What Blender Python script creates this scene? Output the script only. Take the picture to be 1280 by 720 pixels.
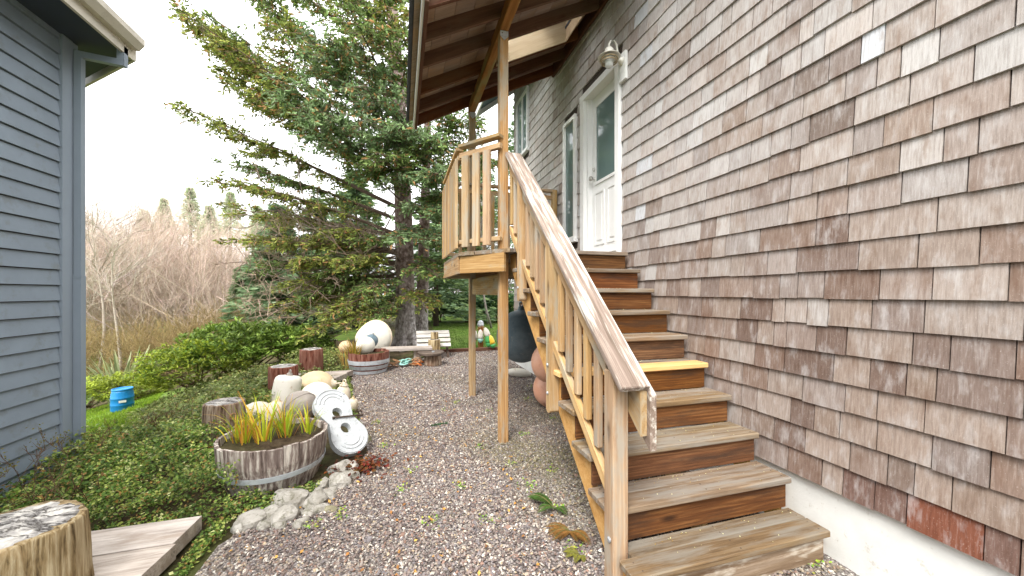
import bpy, bmesh, math, random
import numpy as np
from mathutils import Vector, Matrix

# ------------------------------------------------------------------ camera, sky, sun, exposure
for o in list(bpy.data.objects): bpy.data.objects.remove(o)
S = bpy.context.scene
F, TH, HY, H = 469.2, math.radians(16.37), 365.7, 1.515      # focal length and horizon in pixels of a 1280 px wide picture
CT, ST = math.cos(TH), math.sin(TH)
cam = bpy.data.cameras.new('camera'); camo = bpy.data.objects.new('camera', cam); S.collection.objects.link(camo)
camo.location = (0, 0, H); camo.rotation_euler = (math.radians(90), 0, -TH)
cam.sensor_width = 36; cam.lens = 36*F/1280; cam.shift_y = (HY-360)/1280
cam.clip_start = .05; cam.clip_end = 2000
S.camera = camo
SUN_EL, SUN_AZ = math.radians(52), math.radians(215)          # overcast: a broad soft sun behind the camera on the left
w = bpy.data.worlds.new('World'); S.world = w; w.use_nodes = True
nt = w.node_tree; nt.nodes.clear()
wo = nt.nodes.new('ShaderNodeOutputWorld'); bg = nt.nodes.new('ShaderNodeBackground')
sky = nt.nodes.new('ShaderNodeTexSky'); sky.sky_type = 'NISHITA'; sky.sun_disc = False
sky.sun_elevation = SUN_EL; sky.sun_rotation = SUN_AZ; sky.dust_density = 6; sky.air_density = 1.2
hs = nt.nodes.new('ShaderNodeHueSaturation'); hs.inputs['Saturation'].default_value = .12
nt.links.new(sky.outputs[0], hs.inputs['Color'])
# cloud deck: overcast luminance, evenly brighter towards the zenith, with faint soft cloud structure
tc = nt.nodes.new('ShaderNodeTexCoord'); sx = nt.nodes.new('ShaderNodeSeparateXYZ'); nt.links.new(tc.outputs['Generated'], sx.inputs[0])
mr = nt.nodes.new('ShaderNodeMapRange'); nt.links.new(sx.outputs[2], mr.inputs[0])
mr.inputs[1].default_value = 0; mr.inputs[2].default_value = 1; mr.inputs[3].default_value = 8.4; mr.inputs[4].default_value = 15.0
cn = nt.nodes.new('ShaderNodeTexNoise'); nt.links.new(tc.outputs['Generated'], cn.inputs['Vector']); cn.inputs['Scale'].default_value = 2.2; cn.inputs['Detail'].default_value = 4
cm = nt.nodes.new('ShaderNodeMapRange'); nt.links.new(cn.outputs[0], cm.inputs[0]); cm.inputs[1].default_value = .3; cm.inputs[2].default_value = .7; cm.inputs[3].default_value = .93; cm.inputs[4].default_value = 1.05
mu = nt.nodes.new('ShaderNodeMath'); mu.operation = 'MULTIPLY'; nt.links.new(mr.outputs[0], mu.inputs[0]); nt.links.new(cm.outputs[0], mu.inputs[1])
cc = nt.nodes.new('ShaderNodeMix'); cc.data_type = 'RGBA'; cc.blend_type = 'MULTIPLY'; cc.inputs[0].default_value = 1; cc.inputs[6].default_value = (.975, .985, 1, 1)
nt.links.new(mu.outputs[0], cc.inputs[7])
mx = nt.nodes.new('ShaderNodeMix'); mx.data_type = 'RGBA'; mx.inputs[0].default_value = .86
nt.links.new(hs.outputs[0], mx.inputs[6]); nt.links.new(cc.outputs[2], mx.inputs[7])
nt.links.new(mx.outputs[2], bg.inputs[0]); bg.inputs[1].default_value = .1
nt.links.new(bg.outputs[0], wo.inputs[0])
sl = bpy.data.lights.new('sun', 'SUN'); so = bpy.data.objects.new('sun', sl); S.collection.objects.link(so)
sl.energy = 1.5; sl.angle = math.radians(24); sl.color = (1, .97, .92)
sd = Vector((math.sin(SUN_AZ)*math.cos(SUN_EL), math.cos(SUN_AZ)*math.cos(SUN_EL), math.sin(SUN_EL)))
so.rotation_euler = sd.to_track_quat('Z', 'Y').to_euler(); so.location = sd*40
S.view_settings.view_transform = 'Standard'; S.view_settings.look = 'None'; S.view_settings.gamma = 1
S.view_settings.use_curve_mapping = False
S.view_settings.exposure = 1.7

# ------------------------------------------------------------------ helpers
rng = np.random.default_rng(7); R = random.Random(11)
V = lambda *a: np.array(a, float)
def ray(px, py):
    xc = (px-640)/F; return V(xc*CT+ST, CT-xc*ST, (HY-py)/F)
def D(px, py, t): return V(0, 0, H)+ray(px, py)*t              # point at depth t along the optical axis
def XP(px, py, X): d = ray(px, py); return V(0, 0, H)+d*(X/d[0])
def terr(x, y):                                                # the bank falls away to a lower lawn on the left
    u = np.maximum(0, -x-1.9); z = -.28*u
    z = np.maximum(z, -2.1+.03*np.minimum(u, 60)*0)
    far = np.maximum(0, y-24)
    return z+.0*far
def gh(px, py):
    d = ray(px, py)
    for t in np.arange(1.2, 60, .02):
        p = V(0, 0, H)+d*t
        if p[2] <= terr(p[0], p[1]): return p
    return p
def tag(o, label, cat, group=None):
    o['label'] = label; o['category'] = cat
    if group: o['group'] = group
    return o
def thing(name, label, cat, loc=(0, 0, 0), group=None):
    o = bpy.data.objects.new(name, None); S.collection.objects.link(o); o.location = Vector(loc); o.empty_display_size = .1
    return tag(o, label, cat, group)
def root_loc(p):
    l = Vector((0, 0, 0))
    while p is not None: l += p.location; p = p.parent
    return l
def put(name, me, mat, parent=None, M=None, origin=None):
    o = bpy.data.objects.new(name, me); S.collection.objects.link(o)
    if mat is not None and not me.materials: me.materials.append(mat)
    if parent is not None:
        o.parent = parent
        off = Matrix.Translation(-root_loc(parent))
        o.matrix_local = off @ (M if M is not None else Matrix())
    elif M is not None: o.matrix_world = M
    return o
class G:
    """collects vertices, faces and vertex colours; build() makes one mesh object"""
    def __init__(s): s.v = []; s.f = []; s.c = []; s.n = 0
    def add(s, v, f, c=None):
        v = np.asarray(v, float).reshape(-1, 3)
        for a in (f if isinstance(f, list) else [f]): s.f.append(np.asarray(a, int)+s.n)
        s.v.append(v)
        c = V(.5, .5, .5) if c is None else np.asarray(c, float)
        s.c.append(np.broadcast_to(c, (len(v), 3)) if c.ndim == 1 else c)
        s.n += len(v)
    def mesh(s, name, smooth=False, origin=None):
        v = np.concatenate(s.v); c = np.concatenate(s.c)
        if origin is not None: v = v-np.asarray(origin)
        me = bpy.data.meshes.new(name)
        loops = np.concatenate([a.ravel() for a in s.f]); tot = np.concatenate([np.full(len(a), a.shape[1]) for a in s.f])
        st = np.concatenate([[0], np.cumsum(tot)[:-1]])
        me.vertices.add(len(v)); me.vertices.foreach_set('co', v.astype(np.float32).ravel())
        me.loops.add(len(loops)); me.loops.foreach_set('vertex_index', loops.astype(np.int32))
        me.polygons.add(len(tot)); me.polygons.foreach_set('loop_start', st.astype(np.int32))
        me.polygons.foreach_set('use_smooth', np.full(len(tot), bool(smooth)))
        me.update(calc_edges=True); me.validate()
        at = me.color_attributes.new('col', 'FLOAT_COLOR', 'POINT')
        at.data.foreach_set('color', np.concatenate([c, np.ones((len(c), 1))], 1).astype(np.float32).ravel())
        return me
    def build(s, name, mat, parent=None, smooth=False, origin=None):
        if origin is None and parent is None: origin = (0, 0, 0)
        if parent is not None:
            return put(name, s.mesh(name, smooth), mat, parent)
        return put(name, s.mesh(name, smooth, origin), mat, None, Matrix.Translation(Vector(origin)))
    # ---- shapes
    def box(s, lo, hi, c=None):
        x0, y0, z0 = lo; x1, y1, z1 = hi
        s.add([(x0,y0,z0),(x1,y0,z0),(x1,y1,z0),(x0,y1,z0),(x0,y0,z1),(x1,y0,z1),(x1,y1,z1),(x0,y1,z1)], BOXF, c)
    def hexa(s, v8, c=None): s.add(v8, BOXF, c)
    def prism(s, poly, d, c=None):
        """poly: loop of 3-D points (convex), extruded by vector d"""
        p = np.asarray(poly, float); n = len(p); q = p+np.asarray(d)
        side = [[i, (i+1) % n, n+(i+1) % n, n+i] for i in range(n)]
        s.add(np.concatenate([p, q]), [np.array([list(range(n))[::-1]]), np.array([list(range(n, 2*n))]), np.array(side)], c)
    def tube(s, pts, rad, n=8, c=None, cap=True):
        pts = np.asarray(pts, float); m = len(pts); rad = np.broadcast_to(rad, (m,))
        tan = np.gradient(pts, axis=0); tan /= np.linalg.norm(tan, axis=1)[:, None]+1e-9
        ref = V(0, 0, 1) if abs(tan[0][2]) < .9 else V(1, 0, 0)
        a = np.cross(tan, ref); a /= np.linalg.norm(a, axis=1)[:, None]+1e-9; b = np.cross(tan, a)
        th = np.linspace(0, 2*np.pi, n, endpoint=False)
        v = pts[:, None]+rad[:, None, None]*(np.cos(th)[None, :, None]*a[:, None]+np.sin(th)[None, :, None]*b[:, None])
        f = [[i*n+j, i*n+(j+1) % n, (i+1)*n+(j+1) % n, (i+1)*n+j] for i in range(m-1) for j in range(n)]
        fs = [np.array(f)]
        if cap: fs += [np.array([list(range(n))[::-1]]), np.array([list(range((m-1)*n, m*n))])]
        cc = c
        if c is not None and np.ndim(c) == 2: cc = np.repeat(np.asarray(c), n, axis=0)
        s.add(v.reshape(-1, 3), fs, cc)
    def lathe(s, prof, n=32, center=(0, 0, 0), axis=None, c=None, noise=None):
        prof = np.asarray(prof, float); m = len(prof); th = np.linspace(0, 2*np.pi, n, endpoint=False)
        r = prof[:, 0][:, None]*np.ones(n)[None]; z = prof[:, 1][:, None]*np.ones(n)[None]
        if noise is not None: r = r*noise(th[None], z)
        v = np.stack([r*np.cos(th), r*np.sin(th), z], -1).reshape(-1, 3)
        if axis is not None:
            M = np.array(Vector((0, 0, 1)).rotation_difference(Vector(axis)).to_matrix()); v = v@M.T
        f = [[i*n+j, i*n+(j+1) % n, (i+1)*n+(j+1) % n, (i+1)*n+j] for i in range(m-1) for j in range(n)]
        s.add(v+np.asarray(center), [np.array(f), np.array([list(range(n))[::-1]]), np.array([list(range((m-1)*n, m*n))])], c)
    def leaves(s, cen, dr, ln, wd, col, nrm=None, fold=.15):
        """diamond leaves, vectorised"""
        cen = np.asarray(cen); N = len(cen)
        if N == 0: return
        dr = dr/(np.linalg.norm(dr, axis=1)[:, None]+1e-9)
        if nrm is None: nrm = rng.normal(size=(N, 3))
        sd_ = np.cross(dr, nrm); sd_ /= np.linalg.norm(sd_, axis=1)[:, None]+1e-9
        up = np.cross(sd_, dr)
        ln = np.broadcast_to(ln, (N,))[:, None]; wd = np.broadcast_to(wd, (N,))[:, None]
        b = cen; t = cen+dr*ln; l = cen+dr*ln*.45+sd_*wd*.5+up*wd*fold; r = cen+dr*ln*.45-sd_*wd*.5+up*wd*fold
        v = np.stack([b, l, t, r], 1).reshape(-1, 3); i = np.arange(N)[:, None]*4
        s.add(v, i+np.array([[0, 3, 2, 1]]), np.repeat(np.broadcast_to(col, (N, 3)), 4, axis=0))
    def twigs(s, a, b, ra, rb, col):
        """three-sided straight twigs from a to b, vectorised"""
        a = np.asarray(a); b = np.asarray(b); N = len(a)
        if N == 0: return
        d = b-a; d /= np.linalg.norm(d, axis=1)[:, None]+1e-9
        ref = np.where(np.abs(d[:, 2:3]) < .9, V(0, 0, 1), V(1, 0, 0)); u = np.cross(d, ref); u /= np.linalg.norm(u, axis=1)[:, None]+1e-9; w_ = np.cross(d, u)
        ra = np.broadcast_to(ra, (N,))[:, None]; rb = np.broadcast_to(rb, (N,))[:, None]
        vs = []
        for p, r in ((a, ra), (b, rb)):
            for k in range(3):
                th = 2*np.pi*k/3; vs.append(p+r*(math.cos(th)*u+math.sin(th)*w_))
        v = np.stack(vs, 1).reshape(-1, 3); i = np.arange(N)[:, None]*6
        s.add(v, [i+np.array([[0, 1, 4, 3]]), i+np.array([[1, 2, 5, 4]]), i+np.array([[2, 0, 3, 5]])], np.repeat(np.broadcast_to(col, (N, 3)), 6, axis=0))
BOXF = np.array([[0,3,2,1],[4,5,6,7],[0,1,5,4],[1,2,6,5],[2,3,7,6],[3,0,4,7]])
_bc = {}
def cham(L, w_, t, ch):
    k = (round(L, 3), round(w_, 3), round(t, 3), ch)
    if k in _bc: return _bc[k]
    bm = bmesh.new(); bmesh.ops.create_cube(bm, size=1)
    for v in bm.verts: v.co = Vector((v.co.x*L, v.co.y*w_, v.co.z*t))
    bmesh.ops.bevel(bm, geom=list(bm.edges), offset=min(ch, t*.3), segments=1, affect='EDGES')
    me = bpy.data.meshes.new('board')
    for f_ in bm.faces: f_.smooth = False
    bm.to_mesh(me); bm.free(); _bc[k] = me
    return me
_bm = {}
def board(name, p0, p1, w_, t, mat, parent, up=(0, 0, 1), ch=.004):
    """a length of timber from p0 to p1 (centre line); width w_ sideways, thickness t along up"""
    p0 = Vector(p0); p1 = Vector(p1); x = (p1-p0); L = x.length; x.normalize()
    z = Vector(up); z = (z-x*z.dot(x)).normalized(); y = z.cross(x)
    M = Matrix((x, y, z)).transposed().to_4x4(); M.translation = (p0+p1)/2
    me = cham(L, w_, t, ch); key = (me.name, mat.name)
    if key not in _bm:
        m2 = me.copy(); m2.materials.append(mat); _bm[key] = m2
    return put(name, _bm[key], None, parent, M)
def vnoise(p, sc, seed=0):
    """cheap smooth pseudo-noise from sines, about -1..1"""
    p = np.asarray(p)*sc; r = np.random.default_rng(seed); o = 0
    for k in range(5):
        d = r.normal(size=3)*(1+.5*k); o = o+np.sin(p@d+r.uniform(0, 6.28))/(1+.45*k)
    return o/2.2

# ------------------------------------------------------------------ materials
class NT:
    def __init__(s, name):
        s.m = bpy.data.materials.new(name); s.m.use_nodes = True; s.t = s.m.node_tree; s.b = s.t.nodes['Principled BSDF']
    def n(s, typ, **kw):
        x = s.t.nodes.new('ShaderNode'+typ)
        for k, v in kw.items():
            if k.startswith('i_'):
                nm = k[2:]; nm = int(nm) if nm.isdigit() else nm.replace('_', ' ')
                s.set(x.inputs[nm], v)
            else: setattr(x, k, v)
        return x
    def set(s, sock, v):
        if isinstance(v, bpy.types.NodeSocket): s.t.links.new(v, sock)
        elif isinstance(v, bpy.types.Node): s.t.links.new(v.outputs[0], sock)
        else:
            if hasattr(sock.default_value, '__len__') and not isinstance(v, str):
                v = tuple(v); v = v+(1,) if len(v) == 3 and len(sock.default_value) == 4 else v
            sock.default_value = v
    def noise(s, vec, sc, det=6, rough=.55, dist=0): return s.n('TexNoise', i_Vector=vec, i_Scale=sc, i_Detail=det, i_Roughness=rough, i_Distortion=dist).outputs[0]
    def ramp(s, fac, *stops):
        r = s.n('ValToRGB', i_0=fac); e = r.color_ramp.elements
        while len(e) < len(stops): e.new(.5)
        for k, (p, c) in enumerate(stops): e[k].position = p; e[k].color = tuple(c)+(1,) if len(c) == 3 else c
        return r.outputs[0]
    def mix(s, fac, a, b, mode='MIX'):
        x = s.n('Mix', data_type='RGBA', blend_type=mode); s.set(x.inputs[0], fac); s.set(x.inputs[6], a); s.set(x.inputs[7], b); return x.outputs[2]
    def math(s, op, a, b=0., c=0.):
        x = s.n('Math', operation=op); s.set(x.inputs[0], a); s.set(x.inputs[1], b); s.set(x.inputs[2], c); return x.outputs[0]
    def mapr(s, v, a, b, c, d): return s.n('MapRange', i_0=v, i_1=a, i_2=b, i_3=c, i_4=d).outputs[0]
    def bump(s, h, strength=.3, dist=.01, prev=None):
        x = s.n('Bump', i_Strength=strength, i_Distance=dist, i_Height=h)
        if prev is not None: s.set(x.inputs['Normal'], prev)
        return x.outputs[0]
    def coord(s, kind='Object', scale=(1, 1, 1), rnd=True):
        c = s.n('TexCoord').outputs[kind]
        if rnd:
            oi = s.n('ObjectInfo').outputs['Random']
            cb = s.n('CombineXYZ', i_0=s.math('MULTIPLY', oi, 37.), i_1=s.math('MULTIPLY', oi, 91.), i_2=s.math('MULTIPLY', oi, 13.))
            c = s.n('VectorMath', operation='ADD', i_0=c, i_1=cb).outputs[0]
        return s.n('Mapping', i_Vector=c, i_Scale=scale).outputs[0]
    def out(s, col=None, rough=None, normal=None, spec=.3):
        if col is not None: s.set(s.b.inputs['Base Color'], col)
        if rough is not None: s.set(s.b.inputs['Roughness'], rough)
        if normal is not None: s.set(s.b.inputs['Normal'], normal)
        s.b.inputs['Specular IOR Level'].default_value = spec
        return s.m

def wood(name, cols, grain=16, blotch=None, blotch_col=None, bamt=.5, rough=.8, bstr=.35, vary=.16, knots=0., bl=(1.6, 5, 5)):
    """timber with the grain along local x: cols dark, mid, light; a second weathered colour in blotches"""
    m = NT(name)
    c = m.coord('Object', (1, 1, 1))
    g1 = m.n('Mapping', i_Vector=c, i_Scale=(.9, grain, grain)).outputs[0]
    g2 = m.n('Mapping', i_Vector=c, i_Scale=(2.5, grain*7, grain*7)).outputs[0]
    n1 = m.noise(g1, 1.5, 8, .68, .5+knots*.7); n2 = m.noise(g2, 1.4, 5, .75)
    nn = m.math('ADD', m.math('MULTIPLY', n1, .65), m.math('MULTIPLY', n2, .35))
    col = m.ramp(nn, (.33, cols[0]), (.5, cols[1]), (.66, cols[2]))
    if knots:
        vo = m.n('TexVoronoi', i_Vector=m.n('Mapping', i_Vector=c, i_Scale=(2.2, 7, 7)).outputs[0], i_Scale=1., feature='F1')
        kf = m.ramp(vo.outputs['Distance'], (.05, (1, 1, 1)), (.16, (0, 0, 0)))
        rings = m.n('TexWave', i_Vector=g1, i_Scale=.9, i_Distortion=7., i_Detail=3., wave_type='RINGS').outputs[0]
        col = m.mix(m.math('MULTIPLY', rings, .35), col, cols[0])
        col = m.mix(m.math('MULTIPLY', kf, .8), col, tuple(x*.45 for x in cols[0]))
    if blotch is not None:
        b1 = m.noise(m.n('Mapping', i_Vector=c, i_Scale=bl).outputs[0], blotch, 5, .65)
        b2 = m.math('ADD', m.math('MULTIPLY', b1, .7), m.math('MULTIPLY', n1, .3))
        bf = m.mapr(b2, .56-.12*bamt, .62-.04*bamt, 0, 1)
        col = m.mix(m.math('MULTIPLY', bf, .85), col, blotch_col)
    oi = m.n('ObjectInfo').outputs['Random']
    hv = m.n('HueSaturation', i_Color=col, i_Value=m.mapr(oi, 0, 1, 1-vary, 1+vary), i_Saturation=m.mapr(m.math('FRACT', m.math('MULTIPLY', oi, 7.13)), 0, 1, .85, 1.12), i_Hue=m.mapr(m.math('FRACT', m.math('MULTIPLY', oi, 3.7)), 0, 1, .493, .507)).outputs[0]
    nb = m.bump(m.math('ADD', n1, m.math('MULTIPLY', n2, .6)), bstr, .004)
    return m.out(hv, rough, nb, .25)

W_WARM = wood('timber_honey', [(.22,.12,.05),(.42,.265,.125),(.56,.40,.22)], 14, 1.3, (.34,.30,.23), .5, knots=.5)
W_RAIL = wood('timber_rail', [(.23,.13,.055),(.42,.265,.125),(.55,.39,.21)], 16, 1.5, (.34,.30,.23), .55)
W_CAP = wood('timber_silvered_cap', [(.10,.07,.052),(.23,.17,.14),(.38,.31,.265)], 22, 2.2, (.62,.58,.52), .55, bstr=.6, bl=(1.1, 16, 16))
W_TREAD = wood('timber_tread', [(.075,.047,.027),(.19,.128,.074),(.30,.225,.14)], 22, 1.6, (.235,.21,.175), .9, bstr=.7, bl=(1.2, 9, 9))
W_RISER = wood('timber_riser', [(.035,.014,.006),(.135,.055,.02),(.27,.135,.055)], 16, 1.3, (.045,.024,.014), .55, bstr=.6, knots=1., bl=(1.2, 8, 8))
W_FIRSTR = wood('timber_riser_bare', [(.09,.055,.03),(.24,.18,.12),(.42,.35,.27)], 9, 1.3, (.66,.62,.53), .6, bstr=.5, knots=1.)
W_NEW = wood('timber_new', [(.55,.28,.05),(.74,.43,.10),(.82,.55,.20)], 10, vary=.05, bstr=.15, rough=.6)
W_STR = wood('timber_stringer', [(.36,.2,.07),(.52,.32,.13),(.60,.42,.2)], 10, vary=.06, bstr=.2)
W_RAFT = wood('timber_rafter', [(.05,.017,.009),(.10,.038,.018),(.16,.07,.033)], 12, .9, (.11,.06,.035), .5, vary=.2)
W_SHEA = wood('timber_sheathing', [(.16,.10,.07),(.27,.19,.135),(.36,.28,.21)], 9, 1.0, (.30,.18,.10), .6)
W_BEAM = wood('timber_beam', [(.15,.06,.02),(.30,.14,.05),(.42,.23,.10)], 12, 1.0, (.26,.22,.1), .4)
W_LITE = wood('timber_skylight_lining', [(.30,.22,.13),(.40,.30,.19),(.46,.37,.25)], 9, vary=.05, bstr=.15)
W_PLANK = wood('timber_grey_plank', [(.12,.095,.075),(.42,.36,.31),(.62,.56,.50)], 10, 1.2, (.28,.22,.17), .4, bstr=.7)
W_EDGE = wood('timber_edging', [(.05,.02,.012),(.13,.055,.03),(.2,.11,.07)], 10)
W_WHITE = wood('timber_white_paint', [(.25,.22,.19),(.50,.47,.43),(.62,.60,.56)], 10, 1.2, (.5,.45,.4), .4)
W_DARKLEG = wood('timber_dark', [(.03,.02,.015),(.08,.055,.04),(.14,.10,.075)], 10)

def shingle_mat():
    m = NT('cedar_shingle'); at = m.n('Attribute', attribute_name='col').outputs['Color']
    c = m.n('TexCoord').outputs['Object']
    st = m.noise(m.n('Mapping', i_Vector=c, i_Scale=(1, 75, 7)).outputs[0], 1.3, 5, .68)
    bl = m.noise(m.n('Mapping', i_Vector=c, i_Scale=(1, 16, 6)).outputs[0], 1.2, 4, .6)
    fine = m.noise(c, 160., 3, .6)
    col = m.mix(m.mapr(st, .46, .66, 0, .5), at, m.mix(1., at, (.45,.40,.37), 'MULTIPLY'))
    col = m.mix(m.mapr(st, .45, .30, 0, .38), col, m.mix(.55, at, (.62,.60,.58)))
    col = m.mix(m.mapr(bl, .52, .72, 0, .5), col, (.50,.48,.47))
    col = m.mix(m.mapr(bl, .45, .30, 0, .6), col, m.mix(1., at, (.62,.50,.42), 'MULTIPLY'))
    col = m.mix(m.mapr(fine, .62, .75, 0, .35), col, (.6,.56,.5))
    nb = m.bump(m.math('ADD', st, m.math('MULTIPLY', fine, .4)), .45, .004)
    return m.out(col, .85, nb, .2)
M_SHING = shingle_mat()
def simple(name, col, rough=.6, nscale=8., namt=.15, bstr=.1, bscale=60., spec=.4, metal=0., dirt=None, dirt_amt=.5, dscale=4.):
    m = NT(name); c = m.coord('Object')
    n = m.noise(c, nscale, 5, .6); cc_ = m.mix(m.mapr(n, .3, .7, 0, 1), tuple(x*(1-namt) for x in col), tuple(min(1, x*(1+namt)) for x in col))
    if dirt is not None:
        d = m.noise(c, dscale, 6, .7); cc_ = m.mix(m.mapr(d, .62-.2*dirt_amt, .74-.12*dirt_amt, 0, .9), cc_, dirt)
    m.b.inputs['Metallic'].default_value = metal
    return m.out(cc_, m.mapr(n, .3, .7, max(.05, rough-.08), min(1, rough+.08)), m.bump(m.noise(c, bscale, 4, .6), bstr, .004), spec)
M_SIDING = simple('painted_siding_blue_grey', (.205,.245,.295), .6, 3., .10, .2, 30., dirt=(.17,.19,.205), dirt_amt=.35, dscale=5.)
M_CORNER = simple('painted_trim_blue_grey', (.235,.275,.325), .6, 3., .05, .08, 30.)
M_GUTTER = simple('gutter_beige', (.56,.51,.43), .5, 5., .08, .05, 40., dirt=(.4,.36,.3), dirt_amt=.3)
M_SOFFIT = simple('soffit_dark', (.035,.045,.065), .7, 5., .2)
M_FOUND = simple('foundation_white', (.70,.70,.67), .75, 5., .08, .35, 55., dirt=(.42,.38,.31), dirt_amt=.12, dscale=14.)
M_FELT = simple('building_paper', (.05,.035,.028), .9)
M_WHITE = simple('white_paint', (.80,.80,.79), .45, 4., .03, .03)
M_LAMPW = simple('lamp_white_enamel', (.76,.74,.68), .35, 20., .08, dirt=(.42,.33,.22), dirt_amt=.35, dscale=25.)
M_BRASS = simple('lamp_shade_tan', (.40,.32,.21), .45, 20., .15, metal=.3)
M_STEEL = simple('galvanised_steel', (.52,.55,.58), .45, 12., .12, metal=.65, dirt=(.30,.28,.26), dirt_amt=.35, dscale=18.)
M_GALV = simple('hoop_grey', (.54,.57,.60), .55, 12., .15, metal=.15, dirt=(.24,.22,.2), dirt_amt=.45, dscale=14.)
M_CHROME = simple('door_hardware', (.5,.49,.46), .3, 20., .1, metal=.9)
M_ROOFING = simple('roofing_dark', (.07,.075,.085), .9, 20., .2)
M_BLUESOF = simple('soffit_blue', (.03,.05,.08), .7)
def glass_mat():
    m = NT('window_glass'); m.b.inputs['Roughness'].default_value = .04
    c = m.coord('Object'); m.out((.13,.19,.185), .05, m.bump(m.noise(c, 2.5, 2), .03, .02), .9); return m.m
M_GLASS = glass_mat()
def clear_glass():
    m = NT('skylight_glazing'); m.b.inputs['Transmission Weight'].default_value = 1; m.b.inputs['IOR'].default_value = 1.02
    m.out((.95,.96,.97), .15); return m.m
M_SKYL = clear_glass()
def blotchy(name, a, b, stain, amt=.4, rough=.5, sc=5., bstr=.15):
    m = NT(name); c = m.coord('Object')
    n = m.noise(c, sc, 6, .65); n2 = m.noise(c, sc*2.3, 6, .7, .5); n3 = m.noise(c, 40., 4, .6)
    col = m.mix(m.mapr(n, .35, .65, 0, 1), a, b); col = m.mix(m.mapr(n2, .64-.16*amt, .76-.1*amt, 0, .9), col, stain)
    return m.out(col, rough, m.bump(m.math('ADD', n3, n2), bstr, .005), .35)
B_WHITE = blotchy('float_white', (.66,.62,.53), (.72,.69,.62), (.40,.27,.17), .3)
B_CREAM = blotchy('float_cream', (.62,.52,.38), (.70,.62,.49), (.46,.22,.12), .5)
B_TAN = blotchy('float_tan', (.58,.42,.24), (.68,.53,.34), (.38,.25,.14), .3)
B_PINK = blotchy('float_pink', (.66,.32,.20), (.70,.40,.28), (.50,.24,.15), .35, .5)
B_NAVY = blotchy('float_navy', (.09,.135,.165), (.15,.20,.23), (.26,.27,.27), .4, .5, 6.)
B_GREY = blotchy('float_grey', (.27,.23,.20), (.34,.30,.26), (.17,.13,.11), .4, .75, 8.)
B_DISC = blotchy('float_disc', (.40,.42,.43), (.50,.515,.52), (.15,.145,.14), .45, .8, 12., .6)
B_RED = blotchy('float_red', (.42,.03,.03), (.5,.06,.05), (.25,.04,.03), .2)
B_ORANGE = blotchy('float_orange', (.72,.18,.04), (.75,.24,.06), (.5,.2,.1), .2)
B_GREEN = blotchy('float_green', (.05,.30,.08), (.08,.36,.11), (.1,.2,.08), .2)
B_YELLOW = blotchy('float_yellow', (.75,.48,.03), (.78,.55,.08), (.5,.3,.1), .2)
B_TEAL = blotchy('float_teal', (.25,.52,.46), (.35,.58,.5), (.7,.7,.65), .3)
M_BARREL = blotchy('plastic_blue', (.01,.18,.46), (.015,.22,.52), (.03,.12,.3), .1, .4, 3., .03)
M_ROPE = blotchy('rope_brown', (.30,.16,.08), (.38,.22,.12), (.2,.1,.06), .3, .9, 20.)
M_ROCK = blotchy('rock_pale', (.24,.22,.185), (.40,.375,.335), (.10,.095,.055), .8, .95, 9., 1.)
M_ROCKM = blotchy('rock_mossy', (.20,.18,.11), (.34,.31,.23), (.12,.14,.03), .9, .95, 9., .8)
def log_side(name, cols):
    m = NT(name); c = m.coord('Object')
    n = m.noise(m.n('Mapping', i_Vector=c, i_Scale=(20, 20, 1.6)).outputs[0], 1.4, 6, .68, .4)
    b = m.noise(c, 4.5, 5, .6)
    col = m.ramp(n, (.36, cols[0]), (.47, cols[1]), (.6, cols[2])); col = m.mix(m.mapr(b, .5, .68, 0, .75), col, cols[3])
    return m.out(col, .9, m.bump(n, .8, .014), .15)
L_GOLD = log_side('log_bark_gold', [(.05,.032,.018),(.28,.20,.10),(.50,.41,.26),(.40,.27,.13)])
L_BROWN = log_side('log_bark_brown', [(.05,.03,.02),(.22,.15,.10),(.42,.34,.26),(.20,.10,.06)])
L_RED = log_side('log_bark_red', [(.045,.012,.008),(.17,.055,.035),(.30,.15,.11),(.22,.10,.07)])
L_STAVE = log_side('barrel_stave', [(.07,.05,.042),(.24,.185,.16),(.62,.57,.50),(.16,.12,.105)])
L_STAVE2 = log_side('barrel_stave_bare', [(.14,.10,.075),(.40,.31,.24),(.52,.44,.36),(.22,.16,.12)])
def log_end():
    m = NT('log_cut_end'); c = m.coord('Object', rnd=False)
    r = m.n('TexWave', i_Vector=c, i_Scale=9., i_Distortion=3.5, i_Detail=4., wave_type='RINGS', rings_direction='Z').outputs[0]
    n = m.noise(c, 9., 6, .7); col = m.ramp(n, (.34, (.10,.09,.085)), (.46, (.36,.34,.32)), (.6, (.66,.62,.56)))
    cr = m.math('ABSOLUTE', m.math('SUBTRACT', m.noise(m.n('Mapping', i_Vector=c, i_Scale=(2.2, 7, 3)).outputs[0], 1.6, 7, .65, .8), .5))
    col = m.mix(m.mapr(cr, 0, .022, .9, 0), col, (.035,.025,.02)); col = m.mix(m.math('MULTIPLY', r, .2), col, (.2,.18,.16))
    return m.out(col, .9, m.bump(m.math('ADD', n, m.mapr(cr, 0, .03, 0, 1)), .8, .012), .15)
M_END = log_end()
def leafmat(name, trans=.12, rough=.55, gain=1., blue=.70):
    m = NT(name); at = m.n('Attribute', attribute_name='col').outputs['Color']
    at = m.mix(1., at, (gain*.97, gain, gain*blue), 'MULTIPLY')
    n = m.noise(m.n('TexCoord').outputs['Object'], 3., 3)
    col = m.mix(m.mapr(n, .35, .65, 0, .3), at, m.mix(1., at, (1.25,1.15,.8), 'MULTIPLY'))
    m.out(col, rough, None, .25); tr = m.n('BsdfTranslucent', i_Color=col); ms = m.n('MixShader', i_0=trans, i_1=m.b, i_2=tr)
    m.t.links.new(ms.outputs[0], m.t.nodes['Material Output'].inputs[0]); return m.m
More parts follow.
